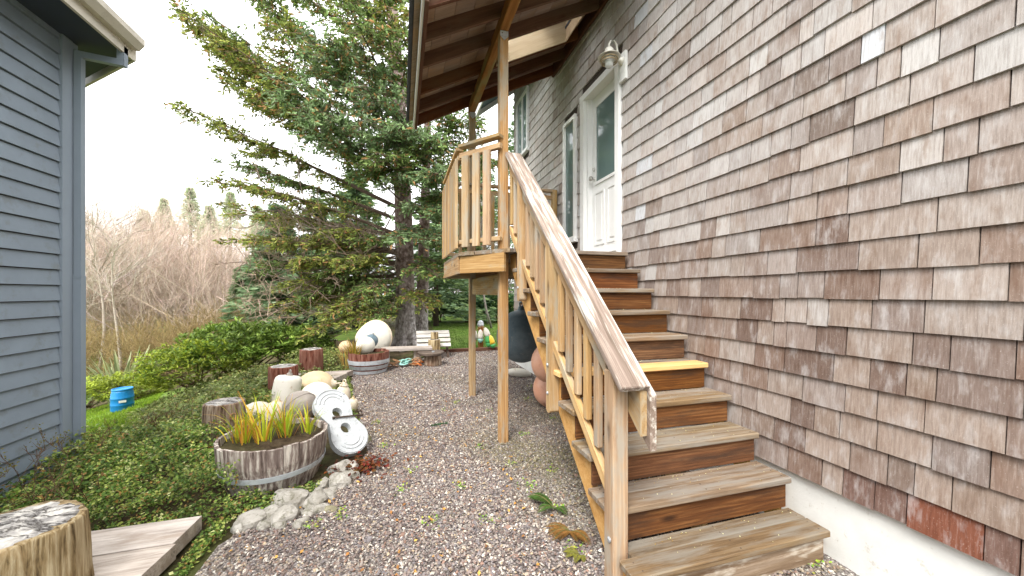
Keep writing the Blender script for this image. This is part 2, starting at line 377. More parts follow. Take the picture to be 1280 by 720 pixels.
M_LEAF = leafmat('leaf', .3, .5, 2.1); M_NEEDLE = leafmat('needle', .32, .65, 2.6, .92); M_GRASSB = leafmat('grass_blade', .25, .5)
def twigmat():
    m = NT('twig'); at = m.n('Attribute', attribute_name='col').outputs['Color']
    n = m.noise(m.coord('Object', rnd=False), 25., 4); return m.out(m.mix(m.mapr(n, .4, .65, 0, .5), at, m.mix(1., at, (.5,.45,.4), 'MULTIPLY')), .9, None, .15)
M_TWIG = twigmat()
def barkmat():
    m = NT('spruce_bark'); c = m.n('TexCoord').outputs['Object']
    v = m.n('TexVoronoi', i_Vector=m.n('Mapping', i_Vector=c, i_Scale=(14, 14, 8)).outputs[0], i_Scale=1.3).outputs['Distance']
    n = m.noise(c, 9., 6, .7); sz = m.n('SeparateXYZ', i_0=c).outputs[2]
    up = m.ramp(n, (.35, (.11,.07,.06)), (.5, (.28,.20,.175)), (.66, (.45,.37,.35))); lo = m.ramp(n, (.35, (.18,.155,.145)), (.5, (.42,.38,.37)), (.66, (.62,.58,.57)))
    col = m.mix(m.mapr(m.math('ADD', sz, m.math('MULTIPLY', n, 1.6)), 1.6, 2.9, 0, 1), lo, up); col = m.mix(m.mapr(v, .3, .65, 0, .35), col, (.08,.06,.055))
    return m.out(col, .95, m.bump(m.math('SUBTRACT', n, v), .9, .03), .1)
M_BARK = barkmat()
def groundmat(name, stops, sc, patch=None, patch_sc=1.5, bstr=.4):
    m = NT(name); c = m.n('TexCoord').outputs['Object']; n = m.noise(c, sc, 8, .65)
    col = m.ramp(n, *stops)
    if patch: col = m.mix(m.mapr(m.noise(c, patch_sc, 4, .6), .45, .62, 0, .8), col, patch)
    return m.out(col, .95, m.bump(m.noise(c, sc*4, 5, .7), bstr, .02), .1)
M_SOIL = groundmat('soil', [(.35, (.03,.02,.012)), (.55, (.07,.05,.03)), (.7, (.12,.09,.06))], 12., (.06,.07,.02))
M_FLOOR = groundmat('forest_litter', [(.35, (.025,.018,.010)), (.5, (.075,.055,.03)), (.68, (.14,.10,.055))], 7., (.05,.065,.018))
M_LAWN = groundmat('lawn', [(.35, (.03,.055,.008)), (.5, (.08,.14,.02)), (.68, (.14,.20,.04))], 3., (.10,.13,.03), .7)
def gravelmat():
    m = NT('gravel_bed'); c = m.n('TexCoord').outputs['Object']
    v = m.n('TexVoronoi', i_Vector=c, i_Scale=70.); rc = v.outputs['Color']; d = v.outputs['Distance']
    sep = m.n('SeparateXYZ', i_0=rc).outputs
    col = m.ramp(sep[0], (.0, (.13,.11,.10)), (.3, (.25,.215,.20)), (.6, (.35,.31,.285)), (.85, (.48,.44,.39)), (1., (.62,.58,.53)))
    col = m.mix(m.mapr(d, .25, .7, 0, .8), col, (.05,.04,.035))
    big = m.noise(c, 1.1, 5, .6); col = m.mix(m.mapr(big, .55, .72, 0, .45), col, (.13,.12,.04))
    return m.out(col, .9, m.bump(m.math('SUBTRACT', 1., d), .8, .012), .2)
M_GRAVEL = gravelmat()
def pebmat():
    m = NT('pebble'); at = m.n('Attribute', attribute_name='col').outputs['Color']
    n = m.noise(m.n('TexCoord').outputs['Object'], 90., 3); return m.out(m.mix(m.mapr(n, .4, .7, 0, .4), at, m.mix(1., at, (.6,.58,.56), 'MULTIPLY')), .85, None, .25)
M_PEB = pebmat()

# ------------------------------------------------------------------ ground
def kind(o, k): o['kind'] = k; return o
def ground():
    xs = np.unique(np.concatenate([np.linspace(-400, -30, 12), np.linspace(-30, 12, 85), np.linspace(12, 400, 10)]))
    ys = np.unique(np.concatenate([np.linspace(-60, -4, 6), np.linspace(-4, 30, 70), np.linspace(30, 600, 14)]))
    X, Y = np.meshgrid(xs, ys, indexing='ij'); Z = terr(X, Y)+.03*vnoise(np.stack([X, Y, X*0], -1), .8, 3)*(X < -2.2)-.01-.08*((X > -4.9) & (X < 6.5) & (Y < 9.3))
    v = np.stack([X, Y, Z], -1).reshape(-1, 3); ny = len(ys)
    f = np.array([[i*ny+j, (i+1)*ny+j, (i+1)*ny+j+1, i*ny+j+1] for i in range(len(xs)-1) for j in range(ny-1)])
    g = G(); g.add(v, f); kind(g.build('ground', M_LAWN, smooth=True), 'structure')
ground()
BY = [-3, 1.6, 2.3, 2.8, 3.05, 3.45, 3.9, 4.6, 5.5, 6.5, 7.2, 7.9, 8.4, 8.8, 9.55]
BX = [-1.15, -1.1, -1.08, -.98, -.62, -.36, -.30, -.42, -.6, -.75, -.85, -.9, -.3, .55, .8]
def border(y): return np.interp(y, BY, BX)
def sheet(name, left, right, ys, z, mat):
    g = G(); v = []; n = 9
    for y in ys:
        for k in range(n): v.append((left(y)+(right(y)-left(y))*k/(n-1), y, 0))
    v = np.array(v, float); v[:, 2] = terr(v[:, 0], v[:, 1])+z+.006*vnoise(v, 3, 5)
    f = np.array([[i*n+j, i*n+j+1, (i+1)*n+j+1, (i+1)*n+j] for i in range(len(ys)-1) for j in range(n-1)])
    g.add(v, f); return kind(g.build(name, mat, smooth=True), 'structure')
yy = np.concatenate([np.linspace(-3, 9.55, 70)])
sheet('gravel_path', lambda y: border(y)+.04*math.sin(y*9), lambda y: 2.34 if y < 7.7 else 7., yy, .006, M_GRAVEL)
sheet('forest_floor', lambda y: np.interp(y, [7.9, 10, 12, 14, 24], [-2.2, -3.6, -5.2, -9, -14]), lambda y: np.interp(y, [7.9, 8.7, 9.3, 10, 14, 24], [-1.2, -.3, .35, .55, 1.2, 1.5]), np.linspace(7.9, 24, 40), .012, M_FLOOR)
sheet('planting_bed', lambda y: -3.34 if y < 5.2 else max(-5.2, -3.34-max(0, y-5.8)*.40), lambda y: border(y)+.12, np.linspace(-1, 9.2, 50), .001, M_SOIL)

# loose gravel: separate little stones, heaped over the bed
def gravel():
    def scatter(n, y0, y1, pw):
        y = y0+(y1-y0)*rng.random(n)**pw; lo = border(y); x = lo+(np.where(y < 7.7, 2.31, 4.2)-lo)*rng.random(n)
        return x, y
    P = [scatter(70000, 1.45, 5, 1.25), scatter(36000, 5, 9.5, 1.)]
    x = np.concatenate([p[0] for p in P]); y = np.concatenate([p[1] for p in P]); N = len(x)
    # edges spill a little
    r = rng.uniform(.005, .0112, N)*np.where(rng.random(N) < .05, 1.5, 1)*np.where(y > 5, 1.2, 1)
    z = terr(x, y)+.008+rng.uniform(-.002, .008, N)
    base = V(0, 0, 0)+np.array([[1,0,0],[0,1,0],[-1,0,0],[0,-1,0],[0,0,.62],[0,0,-.62]])
    v = base[None]*rng.uniform(.7, 1.25, (N, 6, 1))+rng.normal(0, .14, (N, 6, 3)); a = rng.uniform(0, 6.28, N); tl = rng.normal(0, .35, (N, 2))
    ca, sa = np.cos(a)[:, None], np.sin(a)[:, None]
    vx = v[..., 0]*ca-v[..., 1]*sa; vy = v[..., 0]*sa+v[..., 1]*ca; vz = v[..., 2]+vx*tl[:, :1]+vy*tl[:, 1:]
    v = np.stack([vx, vy, vz], -1)*r[:, None, None]+np.stack([x, y, z], -1)[:, None]
    f = np.array([[0,1,4],[1,2,4],[2,3,4],[3,0,4],[1,0,5],[2,1,5],[3,2,5],[0,3,5]])
    pal = np.array([(.13,.10,.095),(.20,.16,.15),(.27,.235,.22),(.17,.155,.165),(.33,.28,.235),(.24,.155,.125),(.48,.45,.41),(.09,.075,.075),(.37,.30,.21),(.60,.57,.53)])
    pr = np.array([.17,.17,.15,.14,.09,.09,.07,.06,.035,.025]); ci = rng.choice(len(pal), N, p=pr/pr.sum()); c = pal[ci]*rng.uniform(.8, 1.2, (N, 1))*V(1.08, 1.05, 1.0)
    p3 = np.stack([x, y, 0*x], -1); moss = np.clip(.55*vnoise(p3, 1.6, 8)-.1+.9*np.clip((x-.45)/.9, 0, 1)*np.clip((5.6-y)/1.5, 0, 1)*np.clip((y-1.9)/.8, 0, 1), 0, 1)*rng.random(N)
    c = c*(1-moss[:, None]*.8)+V(.15,.14,.05)*moss[:, None]*.8
    br = np.clip(vnoise(p3, .9, 4)-.1, 0, 1)[:, None]*.35; c = c*(1-br)+c*V(1.15, .9, .82)*br
    g = G(); g.add(v.reshape(-1, 3), (np.arange(N)[:, None, None]*6+f[None]).reshape(-1, 3), np.repeat(c, 6, axis=0))
    o = kind(g.build('gravel', M_PEB), 'stuff'); tag(o, 'grey and brown loose gravel covering the path', 'gravel')
gravel()

# ------------------------------------------------------------------ shingled house on the right
WX, ZB, EX, WE = 2.31, .408, .1535, 7.74                     # shingle face, lowest butt, exposure, far end of the wall
house = thing('shingled_house', 'cedar shingled house with white door and white foundation beside the wooden stairs', 'house', (WX+.03, 3, 0))
WZT = 6.3
g = G()
for a_, b_ in (((WX+.022, -3, .40), (WX+.2, 3.70, WZT)), ((WX+.022, 4.45, .40), (WX+.2, WE-.02, WZT)), ((WX+.022, 3.70, .40), (WX+.2, 4.45, 1.944)), ((WX+.022, 3.70, 4.062), (WX+.2, 4.45, WZT)), ((WX+.142, 3.70, 1.944), (WX+.2, 4.45, 4.062))): g.box(a_, b_)
g.box((WX+.2, WE-.2, .40), (8, WE-.02, 5.9)); g.build('wall', M_FELT, house)
g = G(); g.box((WX+.03, -3, -.3), (WX+.25, WE-.03, .397)); g.box((WX+.25, WE-.25, -.3), (8, WE-.03, .397)); g.build('foundation', M_FOUND, house)
openings = [(3.615, 4.555, 1.9, 4.115), (4.70, 5.125, 2.2, 4.0), (6.74, 7.49, 4.2, 5.46)]      # y0 y1 z0 z1 of trimmed door and windows
def shingle_geo(g, y0, y1, zb, zt, col, jit=0.):
    xf = WX-.001+jit; xb = WX+.021; tilt = .017
    g.hexa([(xf, y0, zb), (xb, y0, zb), (xb, y1, zb), (xf, y1, zb), (xf+tilt, y0, zt), (xb, y0, zt), (xb, y1, zt), (xf+tilt, y1, zt)], col)
def shingles():
    r = np.random.default_rng(21); items = []
    k = 0
    while ZB+k*EX < WZT-.1:
        zb = ZB+k*EX; zt = zb+EX+.03; y = -2.2+r.uniform(0, .1)
        while y < WE:
            wd = float(np.clip(r.gamma(9, .0205), .085, .36)); y1 = min(y+wd, WE)
            segs = [(y, y1)]
            for (a, b, c, d) in openings:
                if zt > c and zb+.01 < d:
                    ns = []
                    for s0, s1 in segs:
                        if s1 <= a or s0 >= b: ns.append((s0, s1))
                        else:
                            if s0 < a: ns.append((s0, a))
                            if s1 > b: ns.append((b, s1))
                    segs = ns
            for s0, s1 in segs:
                if s1-s0 > .02:
                    ym = (s0+s1)/2; t = min(1, max(0, (zb-.4)/2.6)); u = r.random()
                    silver = np.array([(.47,.445,.425),(.43,.40,.38),(.51,.495,.48),(.44,.395,.365)])[r.integers(4)]
                    brown = np.array([(.235,.168,.133),(.205,.142,.112),(.27,.205,.165),(.30,.235,.195),(.17,.118,.095)])[r.integers(5)]
                    # weathering runs in soft fields over the wall: silvered high up and towards the landing, brown low near the corner
                    fld = float(vnoise(V(0, ym, zb), 1.1, 77))*.22+float(vnoise(V(0, ym, zb), 3.1, 78))*.14
                    sf = float(np.clip(-.10+.88*t+.28*np.clip((ym-1.2)/2, -.4, 1.2)+1.3*fld+r.normal(0, .20), 0, 1))
                    c = brown*(1-sf)+silver*sf
                    if r.random() < .025: c = V(.52,.53,.55)
                    if r.random() < .035: c = c*V(.66,.60,.56)
                    c = c*r.uniform(.94, 1.06)
                    gp = r.uniform(.0018, .004)
                    items.append((s0+gp, s1-gp, zb+r.normal(0, .0022)-(.004 if r.random() < .1 else 0), zt, c, r.uniform(-.003, .002)))
            y = y1
        k += 1
    def score(it):
        y = (it[0]+it[1])/2; zc = y*CT+WX*ST
        if zc < .3: return 0
        px = 640+F*(WX*CT-y*ST)/zc; py = HY-F*((it[2]+EX/2)-H)/zc
        if px > 1310 or py < -15 or py > 735: return 0
        if it[2] < .194*((y-1.3)/.216)-.1 and y > 1.5: return 0
        return (it[1]-it[0])*EX*WX/zc**3
    items.sort(key=score, reverse=True)
    # the red replacement shingle low on the wall and its dark neighbour
    for i, it in enumerate(items):
        if abs(it[2]-ZB) < .03:
            ym = (it[0]+it[1])/2
            if abs(ym-1.02) < .07: items[i] = it[:4]+(V(.20,.075,.045), it[5])
            elif .8 < ym < .95 or 1.2 < ym < 1.4: items[i] = it[:4]+(V(.17,.105,.085), it[5])
    for it in items[:300]:
        g = G(); o0 = (WX, (it[0]+it[1])/2, it[2]); shingle_geo(g, *it); g.build('shingle', M_SHING, house)
    g = G()
    for it in items[300:]: shingle_geo(g, *it)
    kind(g.build('shingle_courses', M_SHING, house), 'stuff')
shingles()
def trim_frame(parent, name, y0, y1, z0, z1, wd, mat, sill=True, xo=-.022, xi=.02, top=True):
    f = []
    for nm, a, b in (('side', (y0, z0), (y0+wd, z1-wd)), ('side', (y1-wd, z0), (y1, z1-wd)), ('head', (y0-.0, z1-wd), (y1, z1))):
        g = G(); g.box((WX+xo, a[0], a[1]), (WX+xi, b[0], b[1])); g.build(name, mat, parent)
# door
door = put('door', bpy.data.meshes.new('door'), None, house) if False else None
g = G(); g.box((WX+.085, 3.72, 1.985), (WX+.125, 4.42, 4.03)); dslab = g.build('door', M_WHITE, house)
dslab['label'] = 'white panelled door with a tall glass light'
dx = WX+.085
for (a, b, c, d, nm) in ((3.84, 4.30, 2.93, 3.88, 'glass'),):
    fr = .035
    for lo, hi in (((a-fr, c-fr), (a, d+fr)), ((b, c-fr), (b+fr, d+fr)), ((a, c-fr), (b, c)), ((a, d), (b, d+fr))):
        g = G(); g.box((dx-.014, lo[0], lo[1]), (dx-.001, hi[0], hi[1])); g.build('glazing_bead', M_WHITE, dslab)
    g = G(); g.box((dx-.006, a+.001, c+.001), (dx-.002, b-.001, d-.001)); g.build('pane', M_GLASS, dslab)
for (a, b) in ((3.80, 4.04), (4.11, 4.35)):
    g = G(); y0, y1, z0, z1 = a, b, 2.12, 2.80
    for lo, hi in (((y0, z0), (y0+.025, z1)), ((y1-.025, z0), (y1, z1)), ((y0+.025, z0), (y1-.025, z0+.025)), ((y0+.025, z1-.025), (y1-.025, z1)), ((y0+.06, z0+.06), (y1-.06, z1-.06))):
        g.box((dx-.010, lo[0], lo[1]), (dx-.001, hi[0], hi[1]))
    g.build('door_panel', M_WHITE, dslab)
g = G(); g.lathe([(.03, 0), (.03, .008), (.012, .012), (.012, .035), (.03, .045), (.034, .062), (.026, .078), (.0, .08)], 16, (dx-.001, 4.345, 2.98), (-1, 0, 0)); g.build('door_knob', M_CHROME, dslab, True)
g = G(); g.lathe([(.03, 0), (.03, .012), (.022, .02), (0, .021)], 16, (dx-.001, 4.345, 3.10), (-1, 0, 0)); g.box((dx-.04, 4.338, 3.085), (dx-.02, 4.352, 3.115)); g.build('deadbolt', M_CHROME, dslab)
for lo, hi in (((WX-.03, 3.622, 1.96), (WX+.02, 3.70, 4.03)), ((WX-.03, 4.45, 1.96), (WX+.02, 4.548, 4.03)), ((WX-.034, 3.615, 4.031), (WX+.02, 4.555, 4.11)),
               ((WX+.021, 3.70, 1.985), (WX+.14, 3.719, 4.05)), ((WX+.021, 4.421, 1.985), (WX+.14, 4.449, 4.05)), ((WX+.021, 3.72, 4.031), (WX+.14, 4.42, 4.06))):
    g = G(); g.box(lo, hi); g.build('door_frame', M_WHITE, house)
g = G(); g.box((WX-.04, 3.66, 1.945), (WX+.13, 4.50, 1.983)); g.build('threshold', M_CHROME, house)
def window(y0, y1, z0, z1, mull):
    wd = .05
    g = G(); g.box((WX+.002, y0+wd, z0+wd), (WX+.012, y1-wd, z1-wd)); pane = g.build('window', M_GLASS, house)
    for lo, hi in (((y0, z0), (y0+wd, z1)), ((y1-wd, z0), (y1, z1)), ((y0+wd, z0), (y1-wd, z0+wd)), ((y0+wd, z1-wd), (y1-wd, z1))):
        g = G(); g.box((WX-.03, lo[0], lo[1]), (WX+.02, hi[0], hi[1])); g.build('frame', M_WHITE, pane)
    if mull: g = G(); ym = (y0+y1)/2; g.box((WX-.015, ym-.025, z0+wd), (WX+.001, ym+.025, z1-wd)); g.build('mullion', M_WHITE, pane)
    g = G(); g.box((WX-.055, y0-.03, z0-.035), (WX+.02, y1+.03, z0-.001)); g.build('sill', M_WHITE, pane)
window(4.71, 5.115, 2.25, 3.98, False); window(6.75, 7.48, 4.25, 5.44, True)
# main roof: eave along the wall, rake at the far end
rs = .78; ex, ez = 1.58, 5.48
def rz(x): return ez+(x-ex)*rs
g = G(); g.hexa([(ex, -3, rz(ex)), (6, -3, rz(6)), (6, 8.12, rz(6)), (ex, 8.12, rz(ex)), (ex, -3, rz(ex)+.05), (6, -3, rz(6)+.05), (6, 8.12, rz(6)+.05), (ex, 8.12, rz(ex)+.05)]); g.build('roof_soffit', M_BLUESOF, house)
g = G(); g.hexa([(ex-.03, -3, rz(ex)+.052), (6, -3, rz(6)+.055), (6, 8.17, rz(6)+.055), (ex-.03, 8.17, rz(ex)+.052), (ex-.03, -3, rz(ex)+.09), (6, -3, rz(6)+.1), (6, 8.17, rz(6)+.1), (ex-.03, 8.17, rz(ex)+.09)]); g.build('roof', M_ROOFING, house)
g = G(); g.box((ex-.026, -3, rz(ex)-.12), (ex-.001, 8.12, rz(ex)+.05)); g.build('eave_fascia', M_WHITE, house)
g = G(); g.hexa([(ex-.02, 8.121, rz(ex)-.13), (6, 8.121, rz(6)-.13), (6, 8.15, rz(6)-.13), (ex-.02, 8.15, rz(ex)-.13), (ex-.02, 8.121, rz(ex)+.05), (6, 8.121, rz(6)+.05), (6, 8.15, rz(6)+.05), (ex-.02, 8.15, rz(ex)+.05)]); g.build('rake_board', M_WHITE, house)
g = G(); g.prism([(WX+.022, WE-.021, 5.88), (8, WE-.021, 5.88), (6, WE-.021, rz(6)-.01), (WX+.022, WE-.021, rz(WX+.03)-.01)], (0, -.1, 0)); g.build('gable', M_FELT, house)

# wall lamp
lamp = thing('wall_lamp', 'white gooseneck barn lamp with glass jar on shingle wall by the door', 'lamp', (WX-.02, 3.55, 3.95))
g = G(); g.box((WX-.03, 3.49, 3.80), (WX-.001, 3.61, 4.10)); g.build('mounting_block', M_WHITE, lamp)
g = G(); g.lathe([(.04, 0), (.045, .01), (.03, .03), (.016, .05), (0, .051)], 20, (WX-.03, 3.55, 4.01), (-1, 0, 0)); g.build('back_plate', M_LAMPW, lamp, True)
pts = [(WX-.07, 3.55, 4.01), (WX-.085, 3.55, 4.10), (WX-.10, 3.545, 4.17), (WX-.14, 3.54, 4.205), (WX-.18, 3.535, 4.19), (WX-.20, 3.53, 4.15), (WX-.20, 3.53, 4.09)]
g = G(); g.tube(pts, .011, 10); g.build('gooseneck', M_LAMPW, lamp, True)
LC = (WX-.20, 3.53, 3.99)
g = G(); g.lathe([(.03, .12), (.045, .10), (.055, .06), (.115, .025), (.12, .018), (.115, .016), (.05, .05), (0, .055)][::-1], 28, LC); g.build('shade', M_LAMPW, lamp, True)
for zz, rr in ((-.002, .088), (-.03, .08)):
    g = G(); th = np.linspace(0, 2*np.pi, 29); g.tube(np.stack([LC[0]+rr*np.cos(th), LC[1]+rr*np.sin(th), LC[2]+zz+0*th], 1), .008, 6); g.build('guard_ring', M_BRASS, lamp, True)
g = G(); g.lathe([(0, -.085), (.03, -.083), (.042, -.07), (.045, -.03), (.045, .045), (0, .046)], 20, LC); g.build('glass_jar', blotchy('lamp_jar', (.66,.68,.68), (.74,.75,.75), (.5,.52,.52), .2, .15, 12., .02), lamp, True)

# ------------------------------------------------------------------ blue-grey house on the left
LX, LE = -3.34, 5.18
lh = thing('clapboard_house', 'blue grey clapboard house with beige gutter, across the planting bed', 'house', (LX, 4, -.5))
g = G(); g.box((-9, -3, -1.2), (LX-.034, LE-.01, 4.3)); g.build('wall', M_FELT, lh)  # dark backing seen through the board gaps stands in for lap shadow
k = 0
z = 2.692-.157*26
while z < 4.3:
    zt = min(z+.1485, 4.29); y1 = 4.975; y0 = -1.5; xf = LX
    g = G(); g.hexa([(xf, y0, z), (xf-.033, y0, z), (xf-.033, y1, z), (xf, y1, z), (xf-.020, y0, zt), (xf-.033, y0, zt), (xf-.033, y1, zt), (xf-.020, y1, zt)]); o = g.build('siding_board', M_SIDING, lh)
    z += .157
g = G(); g.box((LX-.029, 4.977, -1.2), (LX+.012, 5.10, 4.25)); g.build('corner_board', M_CORNER, lh)
g = G(); g.box((LX-.028, 5.101, -1.2), (LX+.004, LE, 4.25)); g.build('corner_board', M_CORNER, lh)
dsx, dsy = LX+.045, 5.142
dsp = None
g = G(); g.box((dsx-.038, dsy-.033, -1.0), (dsx+.03, dsy+.033, 1.695)); dsp = g.build('downspout', M_CORNER, lh)
g = G(); g.box((dsx-.035, dsy-.030, 1.696), (dsx+.027, dsy+.030, 4.02)); g.build('upper_length', M_CORNER, dsp)
g = G(); g.box((dsx-.039, dsy-.037, 1.67), (dsx+.034, dsy-.0335, 1.70)); g.build('joint_band', M_CORNER, dsp)
g = G(); g.hexa([(dsx-.035, dsy-.03, 4.021), (-2.90, dsy-.03, 3.985), (-2.90, dsy+.03, 3.985), (dsx-.035, dsy+.03, 4.021), (dsx-.035, dsy-.03, 4.085), (-2.90, dsy-.03, 4.05), (-2.90, dsy+.03, 4.05), (dsx-.035, dsy+.03, 4.085)]); g.build('elbow', M_CORNER, dsp)
g = G(); g.box((-2.965, dsy-.032, 4.051), (-2.90, dsy+.032, 4.20)); g.build('outlet', M_CORNER, dsp)
ov = [(-2.93, -3), (-2.93, 5.22), (-3.92, 6.08), (-9, 6.08), (-9, -3)]
g = G(); g.prism([(x, y, 4.16) for x, y in ov], (0, 0, .02)); g.build('soffit', M_SOFFIT, lh)
g = G(); g.box((-2.929, -3, 4.13), (-2.90, 5.25, 4.34)); g.build('fascia', M_GUTTER, lh)
d = V(-3.92+2.93, 6.08-5.22, 0); L_ = np.linalg.norm(d); d /= L_; nn = V(d[1], -d[0], 0)*-1
nn = V(.66, .75, 0)
p0 = V(-2.90, 5.25, 4.13); p1 = p0+d*(L_+.02)
g = G(); g.prism([p0, p1, p1+V(0,0,.21), p0+V(0,0,.21)], nn*.028); g.build('fascia', M_GUTTER, lh)
gp = [(-2.899, 4.24), (-2.86, 4.225), (-2.835, 4.235), (-2.81, 4.30), (-2.80, 4.36), (-2.815, 4.362), (-2.83, 4.30), (-2.85, 4.25), (-2.899, 4.255)]
g = G(); g.prism([(-2.899, -3, 4.235), (-2.84, -3, 4.235), (-2.79, -3, 4.30), (-2.79, -3, 4.365), (-2.899, -3, 4.365)], (0, 8.25, 0)); g.build('gutter', M_GUTTER, lh)
ap = (-6.2, 2, 6.2)
g = G(); rf = [(-2.86, -3, 4.37), (-2.86, 5.28, 4.37), (-3.9, 6.13, 4.37), (-9, 6.13, 4.37), (-9, -3, 4.37), ap]
g.add(rf, [np.array([[0,1,5],[1,2,5],[2,3,5],[3,4,5],[4,0,5]])]); g.build('roof', M_ROOFING, lh)

# ------------------------------------------------------------------ stairs
RISE, RUN, Y0 = .194, .216, 1.281
TL, TR = 1.029, 2.284
stairs = thing('wooden_stairs', 'weathered wooden stairs with sloping handrail climbing along the shingled wall', 'stairs', (1.6, 2.4, 0))
def ny_(n): return Y0+RUN*n
for n in range(1, 10):
    y, z = ny_(n), RISE*n
    mt = W_NEW if n == 5 else W_TREAD
    fr = board('tread', (TL, y+.0675, z-.019), (TR, y+.0675, z-.019), .133, .038, mt, stairs, ch=.006)
    if n == 5: fr['label'] = 'new yellow replacement tread board'
    xl = 1.108 if n == 1 else TL+R.uniform(-.006, .006)
    board('tread', (xl, y+.190, z-.0195+R.uniform(-.002, .001)), (TR, y+.190, z-.0195), .106, .037, W_TREAD, stairs, ch=.005)
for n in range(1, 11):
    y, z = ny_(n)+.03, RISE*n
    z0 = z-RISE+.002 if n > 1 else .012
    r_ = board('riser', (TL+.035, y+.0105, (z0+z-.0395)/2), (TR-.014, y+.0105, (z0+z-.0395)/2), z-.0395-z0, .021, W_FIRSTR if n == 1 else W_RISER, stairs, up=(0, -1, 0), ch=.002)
g = G()
for n in range(1, 10):
    for yo in (.035, .10, .165, .215):
        for xs_ in (1.091, 1.68, 2.244):
            g.lathe([(.0045, 0), (.0042, .0008), (0, .001)], 8, (xs_+R.uniform(-.006, .006), ny_(n)+yo+R.uniform(-.006, .006), RISE*n+.0004))
kind(g.build('screw_heads', W_DARKLEG, stairs), 'stuff')
def stringer(x0, x1, name='stringer'):
    # saw-tooth carriage built tooth by tooth on a sloping plank
    g = G(); prev = None
    for n in range(1, 11):
        y = ny_(n)+.0525; z = RISE*n-.040
        y2 = y+RUN; lo = lambda yy_: max(.003, RISE*((yy_-Y0)/RUN)-.40)
        g.prism([(x0, y, lo(y)), (x0, y2, lo(y2)), (x0, y2, z), (x0, y, z)], (x1-x0, 0, 0))
    return g.build(name, W_STR, stairs)
stringer(1.072, 1.11); stringer(1.66, 1.698); stringer(2.225, 2.263)
SL = RISE/RUN
def capz(y): return 1.085+SL*(y-1.56)
sdir = Vector((0, 1, SL)).normalized(); sup = Vector((0, -SL, 1)).normalized()
# newel posts bolted outside the carriage
NX = (1.015, 1.104)
def rounded_post(y0, y1, z0, z1, x0=1.0, x1=1.07, nm='newel_post'):
    """post whose lower end is cut round"""
    g = G(); n = 10; yc = (y0+y1)/2; r = (y1-y0)/2
    prof = [(y0+ (1-math.cos(a))*0, 0) for a in []]
    pl = [(x0, y0, z1), (x0, y0, z0+r*.7)]+[(x0, yc-r*math.cos(a), z0+r*.7*(1-math.sin(a))) for a in np.linspace(.2, math.pi-.2, n)]+[(x0, y1, z0+r*.7), (x0, y1, z1+SL*(y1-y0))]
    g.prism(pl, (x1-x0, 0, 0)); M = Matrix(((0, 0, 1), (0, 1, 0), (-1, 0, 0))).transposed().to_4x4(); M = Matrix(((0, 0, -1), (0, 1, 0), (1, 0, 0))).to_4x4(); M.translation = Vector((x0, yc, z0)); Mi = M.inverted()
    g.v[0] = np.array([tuple(Mi @ Vector(p)) for p in g.v[0]]); return put(nm, g.mesh(nm), W_WARM, stairs, M)
np1 = 1.66
g = G(); g.hexa([(NX[0], np1, .0), (NX[1], np1, 0), (NX[1], np1+.089, 0), (NX[0], np1+.089, 0), (NX[0], np1, capz(np1)-.06), (NX[1], np1, capz(np1)-.06), (NX[1], np1+.089, capz(np1+.089)-.06), (NX[0], np1+.089, capz(np1+.089)-.06)])
me = g.mesh('newel_post'); 
def vertical(name, x0, x1, y0, y1, z0, z1, mat, parent, up=(0, -1, 0), ch=.005):
    return board(name, ((x0+x1)/2, (y0+y1)/2, z0), ((x0+x1)/2, (y0+y1)/2, z1), x1-x0, y1-y0, mat, parent, up=up, ch=ch)
vertical('newel_post', NX[0], NX[1], np1, np1+.089, .002, capz(np1)-.058, W_WARM, stairs)
g = G(); g.lathe([(.014, 0), (.014, .006), (.010, .010), (0, .011)], 12, (NX[0]-.001, np1+.03, .26), (-1, 0, 0)); g.build('bolt', M_STEEL, stairs)
rounded_post(2.46, 2.53, .66, capz(2.46)-.06, 1.0, 1.068); rounded_post(3.17, 3.24, 1.44, capz(3.17)-.06, 1.0, 1.068)
for yb, zb in ((2.495, .80), (2.495, 1.0), (3.205, 1.56)):
    g = G(); g.lathe([(.012, 0), (.012, .005), (.009, .009), (0, .01)], 12, (.999, yb, zb), (-1, 0, 0)); g.build('bolt', M_STEEL, stairs)
ya, yb = 1.54, 3.60
def srail(name, xc, wd, th, off, y0, y1, mat, upright=False):
    a = Vector((xc, y0, capz(y0)))+sup*off; b = Vector((xc, y1, capz(y1)))+sup*off
    if upright: return board(name, a, b, th, wd, mat, stairs, up=sup, ch=.005)
    return board(name, a, b, wd, th, mat, stairs, up=sup, ch=.005)
srail('handrail_cap', 1.072, .162, .036, -.019, ya, yb, W_CAP)
# plumb-cut side boards under the cap
def plumb(name, x0, x1, y0, y1, top, dep, mat, dep0=None):
    g = G(); t0, t1 = capz(y0)-top, capz(y1)-top; d0 = dep0 or dep
    L = y1-y0
    # local x runs along the rail so that the grain follows it
    o = Vector((0, y0, t0)); M = Matrix((sdir, Vector((1, 0, 0)), sup)).transposed().to_4x4()
    M = Matrix((Vector((0, 1, SL)).normalized(), Vector((-1, 0, 0)), sup)).transposed().to_4x4(); M.translation = Vector(((x0+x1)/2, y0, t0)); Mi = M.inverted()
    w8 = [(x0, y0, t0-d0), (x1, y0, t0-d0), (x1, y1, t1-dep), (x0, y1, t1-dep), (x0, y0, t0), (x1, y0, t0), (x1, y1, t1), (x0, y1, t1)]
    g.hexa([tuple(Mi @ Vector(p)) for p in w8]); return put(name, g.mesh(name), mat, stairs, M)
plumb('side_rail', 1.106, 1.143, 1.565, yb, .056, .215, W_WARM)
plumb('side_rail', 1.145, 1.182, 1.545, yb, .052, .27, W_CAP)
plumb('upper_rail', 1.026, 1.062, np1+.0895, yb, .058, .12, W_RAIL)
def lowz(y): return .50+SL*(y-1.74)
